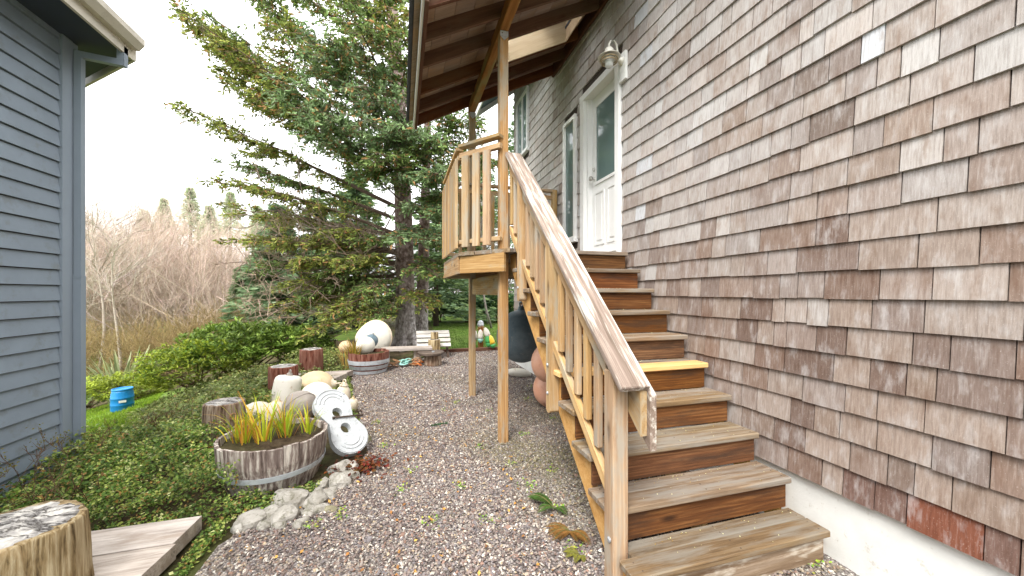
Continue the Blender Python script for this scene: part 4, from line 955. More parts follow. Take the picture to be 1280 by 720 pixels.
for k, (dx, zc_, m1, m2, tilt, lab) in enumerate(((-.20, .36, B_WHITE, B_ORANGE, -.22, 'white bullet float with orange foot hung on the lawn post'), (-.04, .38, B_WHITE, B_TEAL, -.03, 'white and teal bullet float hung on the lawn post'), (.13, .44, B_WHITE, B_WHITE, .35, 'white bullet float tilted out from the lawn post'), (.15, .27, B_GREEN, B_GREEN, .1, 'green bullet float hung low on the lawn post'), (.24, .24, B_YELLOW, B_GREEN, .3, 'yellow bullet float with green foot hung on the lawn post'))):
    c = V(fp[0]+dx, fp[1]-.14-.03*k, zc_); ax = V(-tilt, .05, 1)/np.linalg.norm(V(-tilt, .05, 1)); t = thing('bullet_float', lab, 'float', tuple(c-V(0, 0, .15)))
    g = G(); g.lathe([(.075, -.06), (.078, .0), (.07, .08), (.045, .14), (.02, .17), (0, .172)], 18, c, ax); g.build('body', m1, t, True)
    g = G(); g.lathe([(0, -.17), (.03, -.165), (.065, -.12), (.075, -.0605), (0, -.0604)], 18, c, ax); g.build('foot', m2, t, True)
    g = G(); a = c+ax*.165; g.tube([a, (a+V(fp[0], fp[1]-.061, .63))/2+V(0, -.01, .02), V(fp[0], fp[1]-.07, .63)], .006, 6); g.build('cord', M_ROPE, t)
# blue drum on the lower lawn
bb = gh(153, 513); bt = thing('plastic_drum', 'bright blue plastic drum on the lower lawn by the shrubs', 'drum', tuple(bb))
hh, rr_ = .47, .195
g = G(); g.lathe([(rr_*.9, 0), (rr_*.97, .02), (rr_, .05), (rr_, hh*.3), (rr_*1.03, hh*.32), (rr_, hh*.35), (rr_*.99, hh*.62), (rr_*1.03, hh*.645), (rr_*.99, hh*.67), (rr_*.97, hh*.85), (rr_*.9, hh*.93), (rr_*.9, hh)], 32, bb); g.build('body', M_BARREL, bt, True)
g = G(); g.lathe([(rr_*.905, hh+.001), (rr_*.93, hh+.006), (rr_*.93, hh+.04), (rr_*.86, hh+.045), (rr_*.85, hh+.02), (0, hh+.018)], 32, bb); g.build('lid', M_BARREL, bt, True)
c = V(-bb[0], -bb[1], 0); c /= np.linalg.norm(c); u = V(-c[1], c[0], 0); q = bb+c*(rr_+.008)+V(0, 0, hh*.52)
g = G(); g.prism([q-u*.06-V(0,0,.025), q+u*.06-V(0,0,.025), q+u*.06+V(0,0,.025), q-u*.06+V(0,0,.025)], c*.004); g.build('paper_label', M_WHITE, bt)

# ------------------------------------------------------------------ rocks along the border
def unit_dirs(seed):
    q = np.random.default_rng(seed).normal(size=(7, 3)); return q/np.linalg.norm(q, axis=1)[:, None]
def rock(c, r, sc, mat, seed, label, group):
    bm = bmesh.new(); bmesh.ops.create_icosphere(bm, subdivisions=3, radius=1); v = np.array([x.co[:] for x in bm.verts]); f = np.array([[q.index for q in x.verts] for x in bm.faces]); bm.free()
    d = 1+.22*vnoise(v, 1.5, seed)+.11*vnoise(v, 2.8, seed+1)+.035*vnoise(v, 9, seed+2)
    for q_ in unit_dirs(seed): d = np.minimum(d, .84/np.maximum(.05, v@q_)); p = v*d[:, None]*np.asarray(sc)*r
    a = seed*1.7; p = np.stack([p[:, 0]*math.cos(a)-p[:, 1]*math.sin(a), p[:, 0]*math.sin(a)+p[:, 1]*math.cos(a), p[:, 2]], -1)
    g = G(); g.add(p+np.asarray(c), f); o = g.build('rock', mat, None, False, c); tag(o, label, 'rock', group)
def rock_label(x, mo):
    if mo: return ('mossy olive brown rock at the path border under the figure eight float', 'mossy rocks at the path border')
    if x < 350: return ('pale rock half sunk in ground cover between the broad plank and the half barrel', 'rocks by the broad plank')
    if x < 409: return ('rough pale grey rock lining the gravel just below the half barrel', 'rocks below the half barrel')
    return ('pale rock wedged between the half barrel and the leaning float', 'rocks beside the leaning float')
rk = [(315,655,.10,0),(338,648,.085,0),(355,652,.10,0),(363,632,.125,0),(395,632,.105,0),(408,625,.075,0),(405,608,.07,0),(427,608,.09,0),(428,590,.10,0),(437,600,.08,0),(385,645,.05,0),(378,655,.045,0),(300,662,.06,0),(447,560,.075,1),(457,552,.075,1),(449,532,.05,1),(441,545,.05,1),(322,645,.06,0),(349,660,.055,0),(384,628,.07,0),(413,607,.06,0),(440,588,.07,0),(400,640,.06,0),(372,660,.05,0),(418,588,.06,0),(345,640,.05,0),(420,598,.055,0),(398,618,.05,0),(330,660,.05,0),(372,643,.04,0),(416,615,.05,0),(412,640,.045,1),(425,560,.04,0)]
for k, (x, y, r_, mo) in enumerate(rk):
    p = gh(x, y); r_ *= .86; rock((p[0], p[1], p[2]+r_*.35), r_, (1.15, .9, .75), M_ROCKM if mo else M_ROCK, 30+k, *rock_label(x, mo))

# ------------------------------------------------------------------ vegetation
def unit(a): return a/(np.linalg.norm(a, axis=-1, keepdims=True)+1e-9)
def jit(col, n, s=.2): return np.asarray(col)*rng.uniform(1-s, 1+s, (n, 1))*rng.uniform(.93, 1.07, (n, 3))
def branching(pos, dr, ln, rad, levels, k, spread=.7, up=.15, ratio=.55, g=None, col=(.3, .2, .15), lo=.25, bend=.18, keep=None):
    """grow twigs: each branch is two bent pieces carrying k children; returns tips"""
    pos = np.asarray(pos, float); dr = unit(np.asarray(dr, float)); ln = np.broadcast_to(ln, (len(pos),)).astype(float); rad = np.broadcast_to(rad, (len(pos),)).astype(float)
    for lv in range(levels):
        N = len(pos); d2 = unit(dr+rng.normal(0, bend, (N, 3))+V(0, 0, up*.5)); mid = pos+dr*ln[:, None]*.5; end = mid+d2*ln[:, None]*.5
        c = jit(col, N, .25)
        g.twigs(pos, mid, rad, rad*.75, c); g.twigs(mid, end, rad*.75, rad*.4, c)
        if lv == levels-1: return mid, end, d2
        K = k[lv] if isinstance(k, (list, tuple)) else k
        i = np.repeat(np.arange(N), K); u = rng.uniform(lo, 1, len(i)); P = np.where(u[:, None] < .5, pos[i]+(mid-pos)[i]*u[:, None]*2, mid[i]+(end-mid)[i]*(u[:, None]*2-1))
        base = np.where(u[:, None] < .5, dr[i], d2[i]); nd = unit(base+rng.normal(0, spread, (len(i), 3))+V(0, 0, up))
        L = ln[i]*ratio*rng.uniform(.6, 1.2, len(i)); Rr = np.maximum(rad[i]*.55, .0025)
        pos, dr, ln, rad = P, nd, L, Rr

# ---- ground cover on the bank
def cotoneaster():
    g = G(); gt = G(); N = 190000
    t = 1.9+9.0*rng.random(N)**1.25
    y = rng.uniform(1.2, 9.6, N); lo = np.where(y < 5.2, -3.32, -3.3-np.clip(y-5.8, 0, 9)*.55); hi = border(y)-.05
    x = lo+(hi-lo)*rng.random(N)
    d = np.hypot(x, y); p_keep = np.clip((3.4/d)**1.15, .16, 1); keep = rng.random(N) < p_keep
    # clearings: barrels, stumps, planks, float pile
    def hole(cx, cy, r): return np.hypot(x-cx, y-cy) > r
    for cx, cy, r in ((TUB[0], TUB[1], .37), (TUB2[0], TUB2[1], .36), (-1.68, 2.25, .25), (-1.74, 4.52, .19), (-1.66, 6.22, .2), (-1.6, 7.72, .2), (-1.0, 4.55, .52), (-.65, 4.3, .35), (-.85, 5.2, .35)): keep &= hole(cx, cy, r)
    for x0, x1, y0, y1 in ((-2.05, -1.17, 2.0, 2.83), (-1.9, -1.28, 4.8, 5.5), (-1.9, -.9, 6.5, 7.3), (-.9, -.3, 3.2, 4.2)): keep &= ~((x > x0) & (x < x1) & (y > y0) & (y < y1))
    keep &= ~((x > -1.25) & (y > 7.75))
    x, y, d = x[keep], y[keep], d[keep]; n = len(x); p3 = np.stack([x, y, 0*x], -1)
    edge_ = np.clip((border(y)-x)/.45, 0, 1)
    hgt = (.10+.20*np.clip(.5+.6*vnoise(p3, 2.3, 40), 0, 1)+.09*vnoise(p3, 6.5, 41)+.03*vnoise(p3, 17, 43))*(.25+.75*edge_); hgt = np.maximum(hgt, .03)
    hgt += .12*np.clip((-x-2.6)/.7, 0, 1)*(y < 5.3)
    near_tub = np.hypot(x-TUB[0], y-TUB[1]); hgt *= np.where(x > TUB[0]-.1, np.clip((near_tub-.3)/.35, .35, 1), 1)
    hgt *= np.where((x > -2.3) & (x < -1.1) & (y < 3.0), .45, 1)
    hgt *= np.where(y > 5.2, np.clip((x+3.3+np.clip(y-5.8, 0, 9)*.55)/.9, .15, 1), 1)
    z = terr(x, y)+hgt*rng.random(n)**.45
    size = rng.uniform(.015, .029, n)*np.clip(d/3.4, 1, 2.2)
    u = rng.random(n); v1 = vnoise(p3, 3.5, 42)
    c = np.where((u < .45)[:, None], V(.045,.080,.022), V(.095,.135,.036)); c = np.where((u > .66)[:, None], V(.16,.18,.065), c); c = np.where((u > .88)[:, None], V(.17,.10,.045), c); c = np.where((u > .955)[:, None], V(.28,.28,.19), c)  # grey leaves put the sky sheen of glossy foliage into the colour
    far = np.clip((y-4.2)/2.5, 0, 1)[:, None]; c = c*(1-far*.5)+V(.11,.115,.065)*far*.5
    c = c*(1+.35*v1[:, None]+.15*vnoise(p3, 9, 44)[:, None])*rng.uniform(.75, 1.25, (n, 1))
    nr = unit(rng.normal(0, .55, (n, 3))+V(0, 0, 1)); dr = np.cross(nr, rng.normal(size=(n, 3)))
    g.leaves(np.stack([x, y, z], -1), dr, size, size*.7, c, nr)
    o = kind(g.build('ground_cover', M_LEAF), 'stuff'); tag(o, 'low small leaved green ground cover over the bank', 'ground cover')
    # arching bare shoots, some against the grey house wall
    m = 90; xx = rng.uniform(-3.2, -2.1, m); yy_ = rng.uniform(2., 6., m); ps = np.stack([xx, yy_, terr(xx, yy_)+.12], -1)
    branching(ps, rng.normal(0, .6, (m, 3))+V(-.1, 0, .75), rng.uniform(.12, .34, m), .003, 3, 3, .5, .1, .5, gt, (.14, .085, .05))
    m = 12; xx = rng.uniform(-3.25, -2.7, m); yy_ = rng.uniform(3.2, 4.9, m); ps = np.stack([xx, yy_, terr(xx, yy_)+.2], -1)
    md, en, dd = branching(ps, rng.normal(0, .5, (m, 3))+V(.1, .2, .9), rng.uniform(.2, .4, m), .003, 3, 3, .5, .1, .55, gt, (.16, .10, .06))
    q = np.repeat(en, 4, 0)+rng.normal(0, .02, (len(en)*4, 3)); gl = G(); gl.leaves(q, rng.normal(size=q.shape), .02, .014, jit((.10,.09,.03), len(q), .3))
    o = kind(gt.build('ground_cover_shoots', M_TWIG), 'stuff'); tag(o, 'thin arching bare shoots rising from the ground cover', 'twigs')
    o = kind(gl.build('shoot_leaves', M_LEAF), 'stuff'); tag(o, 'tiny leaves on the shoots against the grey wall', 'leaves')
cotoneaster()

def lawn_blades(name, label, pts, h, cols):
    n = len(pts); g = G(); dr = rng.normal(0, .35, (n, 3))+V(0, 0, 1); c = np.asarray(cols)[rng.integers(len(cols), size=n)]*rng.uniform(.75, 1.25, (n, 1))
    g.leaves(pts, dr, rng.uniform(.6, 1.2, n)*h, h*.16, c); tag(kind(g.build(name, M_GRASSB), 'stuff'), label, 'grass')
n = 26000; x = rng.uniform(.2, 9, n); y = 9.66+9.5*rng.random(n)**1.5; lawn_blades('rear_grass', 'short green lawn beyond the timber edging', np.stack([x, y, 0*x], -1), .055, [(.05,.10,.015),(.08,.14,.025),(.10,.16,.03)])
n = 42000; y = rng.uniform(5.3, 14, n); x = -3.4-np.maximum(0, y-5.8)*.42-rng.random(n)**1.3*7; lawn_blades('lower_grass', 'bright yellow green lawn beside the blue grey house', np.stack([x, y, terr(x, y)-.005], -1), .07, [(.16,.27,.03),(.21,.32,.04),(.25,.33,.05)])

# ---- strappy plants
def strap(name, label, cat, base, n, L, wd, spread, cols, droop=.5, parent_name='blades', rad=.1, seg=6):
    base = np.asarray(base, float); t = thing(name, label, cat, tuple(base)); g = G()
    for k in range(n):
        a = R.uniform(0, 6.283); d = V(math.cos(a), math.sin(a), 0); p = base+d*R.uniform(0, rad); l = L*R.uniform(.55, 1.1); lean = R.uniform(.05, spread); dp = droop*R.uniform(.2, 1.4)
        s = np.linspace(0, 1, seg); cen = p+np.outer(l*(lean*s+dp*.5*s**3), d)+np.outer(l*(s-dp*.45*s**3), V(0, 0, 1))
        sd_ = V(-d[1], d[0], 0); ph = R.uniform(-.6, .6); sd_ = sd_*math.cos(ph)+d*math.sin(ph); ww = wd*R.uniform(.7, 1.2)*np.array([.8, 1, 1, .85, .55, .08])[:seg]
        v = np.stack([cen-np.outer(ww/2, sd_), cen+np.outer(ww/2, sd_)], 1).reshape(-1, 3); f = np.array([[2*i, 2*i+1, 2*i+3, 2*i+2] for i in range(seg-1)])
        c0 = V(*cols[R.randrange(len(cols))])*R.uniform(.8, 1.2); c1 = V(*cols[R.randrange(len(cols))]); cc_ = c0+np.outer(np.repeat(s, 2)**2, (c1-c0)); g.add(v, f, cc_)
    g.build(parent_name, M_GRASSB, t, True); return t
GR = [(.33,.45,.03),(.45,.52,.05),(.40,.50,.04),(.62,.50,.07),(.60,.30,.07),(.55,.22,.06),(.27,.38,.03)]
zt = TUB[2]+.32
for k, (dx, dy, n, L, lab) in enumerate(((-.20, -.02, 26, .27, 'tall green gold grass clump at the ringed stump side of the barrel'), (-.06, -.05, 30, .30, 'dense yellow green grass clump in the middle of the barrel'), (.08, .02, 24, .26, 'spreading yellow green grass clump near the grey ball float'), (.24, .05, 16, .20, 'small lime green grass tuft by the figure eight float'), (-.28, .02, 14, .16, 'rusty orange grass tuft against the barrel rim'), (.02, .16, 20, .26, 'orange tipped grass clump at the back of the barrel'))):
    strap('ornamental_grass', lab, 'plant', (TUB[0]+dx, TUB[1]+dy, zt), int(n*1.15), L*1.3, .012, .5, GR if k != 4 else GR[2:5], .45, rad=.07)
strap('ornamental_grass', 'rusty orange grassy plant in the silvered half barrel', 'plant', (TUB2[0]-.26, TUB2[1]-.05, .34), 60, .34, .012, .6, [(.40,.14,.04),(.45,.24,.06),(.30,.26,.05),(.22,.22,.04)], .5, rad=.12)
strap('ornamental_grass', 'thin tan dried grass beside the rusty orange plant', 'plant', (TUB2[0]-.42, TUB2[1]+.25, -.0), 50, .62, .011, .5, [(.40,.30,.12),(.25,.24,.07),(.42,.22,.08)], .4, rad=.14)
fx = D(152, 365, 11.0); fx[2] = terr(fx[0], fx[1]); strap('flax_plant', 'grey green flax with broad sword leaves behind the lime shrub', 'plant', (fx[0], fx[1], fx[2]), 85, 1.55, .075, .85, [(.19,.22,.15),(.28,.30,.23),(.14,.165,.10),(.38,.38,.31)], .35, rad=.3)
fx = gh(105, 470); strap('flax_plant', 'pale leaning flax beside the blue grey house corner', 'plant', (fx[0], fx[1], fx[2]), 24, 1.1, .07, .9, [(.22,.21,.15),(.30,.28,.22)], .3, rad=.2)
# ferns at the foot of the stairs
def fern(label, base, n, L, col, lean=.7):
    t = thing('fern', label, 'fern', tuple(base)); g = G(); gs = G()
    for k in range(n):
        a = R.uniform(1.9, 5.0); d = V(math.cos(a), math.sin(a), 0); l = L*R.uniform(.6, 1.1); s = np.linspace(0, 1, 9); cen = np.asarray(base)+np.outer(l*s*lean, d)+np.outer(l*(.75*s-.62*s**2), V(0, 0, 1))
        gs.tube(cen, np.linspace(.003, .001, 9), 4, (.15, .14, .05)); q = np.linspace(.12, 1, 26); pc = np.stack([np.interp(q, s, cen[:, i]) for i in range(3)], 1); tn = unit(np.gradient(pc, axis=0)); sd_ = unit(np.cross(tn, V(0, 0, 1)))
        for sg in (-1, 1):
            ll = l*.17*np.sin(np.pi*np.clip(q*.92+.08, 0, 1))**.8+.006; g.leaves(pc, sg*sd_+tn*.35+V(0, 0, -.1), ll, ll*.16+.002, jit(col, len(q), .25), np.tile(V(0, 0, 1), (len(q), 1)))
    g.build('fronds', M_LEAF, t); gs.build('stalks', M_TWIG, t)
fern('green fern growing by the lower stair treads', (1.02, 2.42, .012), 5, .28, (.03,.055,.018)); fern('dead brown fern lying by the lower stair treads', (1.02, 2.16, .012), 11, .20, (.10,.05,.02), .9); fern('yellowing small fern at the foot of the newel post', (.98, 1.95, .012), 6, .13, (.09,.085,.022), .8)
# fallen red leaves and weeds
def scatter_leaves(name, label, pts, s, cols):
    n = len(pts); g = G(); nr = unit(rng.normal(0, .35, (n, 3))+V(0, 0, 1)); g.leaves(pts, np.cross(nr, rng.normal(size=(n, 3))), rng.uniform(.6, 1.2, n)*s, s*.6, np.asarray(cols)[rng.integers(len(cols), size=n)]*rng.uniform(.7, 1.3, (n, 1)), nr); tag(kind(g.build(name, M_LEAF), 'stuff'), label, 'leaves')
c = V(-.33, 3.42); p = c+rng.normal(0, .11, (420, 2))*V(1, .8); scatter_leaves('red_leaves', 'dark red leaf litter by the rocks under the leaning float', np.stack([p[:, 0], p[:, 1], .02+.05*rng.random(420)], -1), .04, [(.07,.008,.006),(.05,.01,.006),(.09,.025,.008),(.05,.025,.01)])
wp = [(500,617),(660,610),(555,515),(600,560),(575,610),(700,640),(480,560),(470,530),(690,525),(640,585),(610,655),(720,690),(1012,705),(512,592),(540,655),(655,545),(610,515),(570,505),(660,500),(665,485),(690,590),(425,648),(392,660)]
pts = []
for x, y in wp:
    q = gh(x, y); m = R.randint(10, 34); pts.append(q+np.stack([rng.normal(0, .03, m), rng.normal(0, .035, m), .018+.02*rng.random(m)], -1))
pts = np.concatenate(pts); scatter_leaves('gravel_weeds', 'tiny green weeds and moss dotted over the gravel path', pts, .022, [(.10,.19,.03),(.15,.22,.04),(.12,.16,.08),(.2,.2,.05)])
n = 260; y = rng.uniform(1.6, 6, n); x = border(y)+(1.0-border(y))*rng.random(n); scatter_leaves('dry_leaves', 'small dry brown leaf scraps on the gravel path', np.stack([x, y, np.full(n, .021)], -1), .03, [(.28,.14,.05),(.36,.20,.07),(.2,.09,.04)])
cn_ = gh(548, 533); t = thing('fallen_sprig', 'dark green conifer sprig lying on the gravel', 'sprig', tuple(cn_)); g = G(); q = np.linspace(-.09, .09, 60); pc = cn_+np.stack([q, .15*q, .018+0*q], -1); g.leaves(np.repeat(pc, 3, 0), rng.normal(0, .5, (180, 3))+V(.8, 0, .3), .03, .008, jit((.03,.055,.03), 180, .3)); g.build('needles', M_NEEDLE, t); g = G(); g.tube([pc[0], pc[-1]], .004, 5); g.build('stem', W_DARKLEG, t)

# ---- leafy shrubs
def shrub(name, label, base, rx, ry, h, n, L, cols, clus=7, stems=14, group=None, wr=.32):
    base = np.asarray(base, float); t = thing(name, label, 'shrub', tuple(base), group); g = G(); gs = G()
    m = n//clus; d = unit(rng.normal(size=(m, 3))); d[:, 2] = np.abs(d[:, 2])*1.1-.15; d = unit(d); rad = (1+.20*vnoise(d, 2.6, R.randrange(999))+.10*vnoise(d, 6, R.randrange(999)))*rng.uniform(.55, 1, m)**.5
    cen = base+np.stack([d[:, 0]*rx*rad, d[:, 1]*ry*rad, np.maximum(.05, (d[:, 2]*.55+.45)*h*rad)], -1)
    bright = np.clip(.75+.35*vnoise(d, 3.3, R.randrange(999)), .4, 1.3)
    i = np.repeat(np.arange(m), clus); a = rng.uniform(0, 6.28, len(i)); dr = np.stack([np.cos(a), np.sin(a), rng.normal(.15, .35, len(i))], -1)+d[i]*.5
    c = np.asarray(cols)[rng.integers(len(cols), size=len(i))]*bright[i][:, None]*rng.uniform(.75, 1.25, (len(i), 1))
    nr = np.cross(dr, np.cross(V(0, 0, 1), dr)); g.leaves(cen[i]+rng.normal(0, L*.15, (len(i), 3)), dr, L*rng.uniform(.7, 1.2, len(i)), L*wr, c, nr+rng.normal(0, .25, nr.shape))
    g.build('foliage', M_LEAF, t)
    for k in range(stems):
        e = cen[R.randrange(m)]; b = base+V(R.uniform(-.2, .2)*rx, R.uniform(-.2, .2)*ry, 0); gs.tube([b, (b+e)/2+V(0, 0, .08*h), e], [.022, .014, .006], 5, (.13, .085, .05))
    gs.build('stem', M_TWIG, t); return t
GSH = [(.065,.11,.022),(.10,.15,.035),(.14,.19,.05),(.05,.085,.02)]; YSH = [(.15,.18,.025),(.19,.22,.035),(.11,.14,.02)]
p = gh(305, 476); shrub('rhododendron', 'broad glossy rhododendron with drooping leaf whorls behind the ground cover', p+V(-.5, 1.2, -.1), 1.4, 1.2, 1.35, 7800, .14, GSH, 8)
p = gh(345, 462); shrub('rhododendron', 'dark rhododendron crowding the reddish stumps', p+V(0, 1.0, 0), 1.1, .9, .85, 4200, .12, GSH, 8)
p = gh(238, 500); shrub('evergreen_shrub', 'yellow green shrub sloping down towards the blue drum', p+V(-.2, .8, 0), 1.15, .9, 1.0, 6500, .10, YSH+GSH[:1], 8)
p = gh(142, 512); shrub('evergreen_shrub', 'lime leaved shrub just behind the blue drum', p+V(-.2, .9, 0), 1.0, .7, .62, 5500, .10, YSH, 8)
p = gh(108, 515); shrub('evergreen_shrub', 'grey green low shrub beside the house corner', p+V(-.3, .5, 0), .6, .6, .55, 2500, .08, [(.14,.17,.11),(.10,.13,.07)], 7)
for k, (x, y, lab) in enumerate(((548, 404, 'dark green hedge bush at the end of the lawn nearest the spruce'), (590, 404, 'dark blue green hedge bush in the middle of the lawn end'), (632, 404, 'dark hedge bush behind the roof posts'), (690, 404, 'dark hedge bush beyond the house corner'))):
    p = gh(x, y); shrub('hedge_bush', lab, p+V(0, .8, 0), 1.35, 1.0, 1.5, 7000, .17, [(.02,.05,.03),(.035,.07,.045),(.05,.085,.03)], 6)

# ---- bare brush and alders
def brush(name, label, centers, h, n, col, rad=.02, levels=4, k=(5, 4, 3), lean=.35):
    g = G(); pos = []; ln = []
    for c in centers:
        for _ in range(n): pos.append(c+V(R.uniform(-1, 1)*h*.3, R.uniform(-1, 1)*h*.3, 0)); ln.append(h*R.uniform(.45, .75))
    branching(np.array(pos), rng.normal(0, lean, (len(pos), 3))+V(0, 0, 1), np.array(ln), rad, levels, list(k), .55, .25, .55, g, col)
    tag(kind(g.build(name, M_TWIG), 'stuff'), label, 'brush')
def grid(px0, px1, t0, t1, n, zf):
    out = []
    for _ in range(n):
        q = D(R.uniform(px0, px1), 365, R.uniform(t0, t1)); out.append(V(q[0], q[1], terr(q[0], q[1])+zf))
    return out
brush('bare_thicket', 'pinkish tan leafless thicket beyond the lower lawn', grid(50, 295, 19, 28, 66, 0), 8.5, 6, (.52,.42,.35), .022, 4, (8, 6, 5), .42)
brush('low_brush', 'olive brown leafless scrub in front of the tan thicket', grid(90, 330, 14.5, 18, 40, 0), 2.6, 7, (.27,.20,.09), .014, 4, (6, 5, 4), .5)
brush('far_scrub', 'grey leafless scrub past the rear lawn', grid(530, 700, 22, 30, 22, 0), 5.5, 5, (.27,.24,.21), .03, 4, (6, 4, 4), .4)
def alder(label, base, h, col, lean=(0, 0)):
    t = thing('bare_tree', label, 'tree', tuple(base)); g = G(); base = np.asarray(base, float); s = np.linspace(0, 1, 8); pts = base+np.outer(s*h, V(lean[0], lean[1], 1))+np.stack([.06*h*np.sin(s*5+base[0]), .03*h*np.sin(s*4), 0*s], -1)*.4
    g.tube(pts, np.linspace(.06, .01, 8)*h/7, 7, col); g.build('trunk', M_TWIG, t, True); g = G(); m = 26; u = rng.uniform(.3, 1, m); p = np.stack([np.interp(u, s, pts[:, i]) for i in range(3)], 1); a = rng.uniform(0, 6.28, m)
    branching(p, np.stack([np.cos(a), np.sin(a), .9+0*a], -1), h*.34*(1.15-u*.8), .016*h/7, 4, [5, 4, 3], .45, .25, .55, g, col); g.build('crown', M_TWIG, t)
for x, t_, h, lab in ((145, 15, 6.6, 'pale slender leafless alder before the tan thicket'), (122, 16, 7.2, 'forked pale leafless alder close to the grey house'), (100, 17.5, 7.6, 'tall leafless alder behind the grey house corner')):
    q = D(x, 365, t_); alder(lab, (q[0], q[1], terr(q[0], q[1])), h, (.44,.38,.32))
q = D(625, 365, 16); alder('thin leafless tree leaning beyond the rear lawn', (q[0]-.3, q[1], 0), 5.5, (.25,.22,.2), (-.2, 0))
q = D(612, 365, 18); alder('second thin leafless tree beside the dark hedge', (q[0], q[1], 0), 5, (.25,.22,.2), (-.12, 0))

# ---- conifers
def conifer(name, label, base, h, r, cols, n, cat='tree', L=.5, group=None, low=.05):
    base = np.asarray(base, float); t = thing(name, label, cat, tuple(base), group); g = G(); gt = G()
    gt.tube([base, base+V(0, 0, h*.5), base+V(0, 0, h)], [h*.022, h*.013, h*.003], 7, (.10,.075,.06)); gt.build('trunk', M_TWIG, t, True)
    nb = int(max(30, n/40)); u = low+(1-low)*rng.random(nb)**.8; a = rng.uniform(0, 6.28, nb); bl = r*(1-u)**.95*rng.uniform(.7, 1.15, nb)+.01*r
    i = np.repeat(np.arange(nb), 40); q = rng.random(len(i))**.7; d = np.stack([np.cos(a), np.sin(a), 0*a], -1)[i]
    pos = base+V(0, 0, 1)*(u[i]*h)[:, None]+d*(bl[i]*q)[:, None]+V(0, 0, 1)*((.12*q-.28*q**2+.12*q**3)*bl[i])[:, None]
    sd_ = np.stack([-d[:, 1], d[:, 0], 0*q], -1); pos = pos+sd_*((rng.random(len(i))-.5)*(1-q*.6)*bl[i]*.55)[:, None]+rng.normal(0, .02*r, pos.shape)
    c = np.asarray(cols)[rng.integers(len(cols), size=len(i))]*rng.uniform(.7, 1.3, (len(i), 1)); g.leaves(pos, d+sd_*rng.normal(0, .8, (len(i), 1))+V(0, 0, -.15), L*rng.uniform(.6, 1.2, len(i)), L*.28, c); g.build('crown', M_NEEDLE, t)
PALE = [(.17,.19,.14),(.20,.215,.155),(.14,.165,.13)]  # paler than near foliage: distance haze is put into the colour
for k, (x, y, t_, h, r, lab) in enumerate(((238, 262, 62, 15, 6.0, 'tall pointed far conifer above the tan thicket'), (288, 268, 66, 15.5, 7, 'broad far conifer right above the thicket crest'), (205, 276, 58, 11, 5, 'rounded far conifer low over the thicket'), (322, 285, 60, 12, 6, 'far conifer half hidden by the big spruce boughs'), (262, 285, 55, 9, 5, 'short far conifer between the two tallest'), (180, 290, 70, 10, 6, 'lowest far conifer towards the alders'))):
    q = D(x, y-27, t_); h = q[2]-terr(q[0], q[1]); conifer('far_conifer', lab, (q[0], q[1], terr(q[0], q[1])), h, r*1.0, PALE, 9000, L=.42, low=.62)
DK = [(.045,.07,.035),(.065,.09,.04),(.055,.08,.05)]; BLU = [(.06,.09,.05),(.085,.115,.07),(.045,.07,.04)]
for k, (x, ty, t_, r, cols, lab) in enumerate(((348, 258, 15.5, 2.3, BLU, 'young blue green spruce rising behind the dead boughs'), (305, 335, 17.5, 1.2, DK, 'dark young spruce at the edge of the tan thicket'), (395, 250, 17, 2.4, DK, 'dark spruce in the shade behind the big trunk'), (445, 215, 16.5, 3.0, DK, 'dense dark spruce close behind the big trunk'), (545, 240, 17, 3.2, DK, 'dark spruce behind the landing railing'), (600, 190, 22, 3.6, DK, 'tall dark conifer seen between the roof posts'), (650, 120, 26, 4.2, DK, 'tall conifer beyond the far house corner'))):
    q = D(x, ty, t_); conifer('young_spruce', lab, (q[0], q[1], terr(q[0], q[1])), q[2]-terr(q[0], q[1]), r, cols, 9000, L=.34)

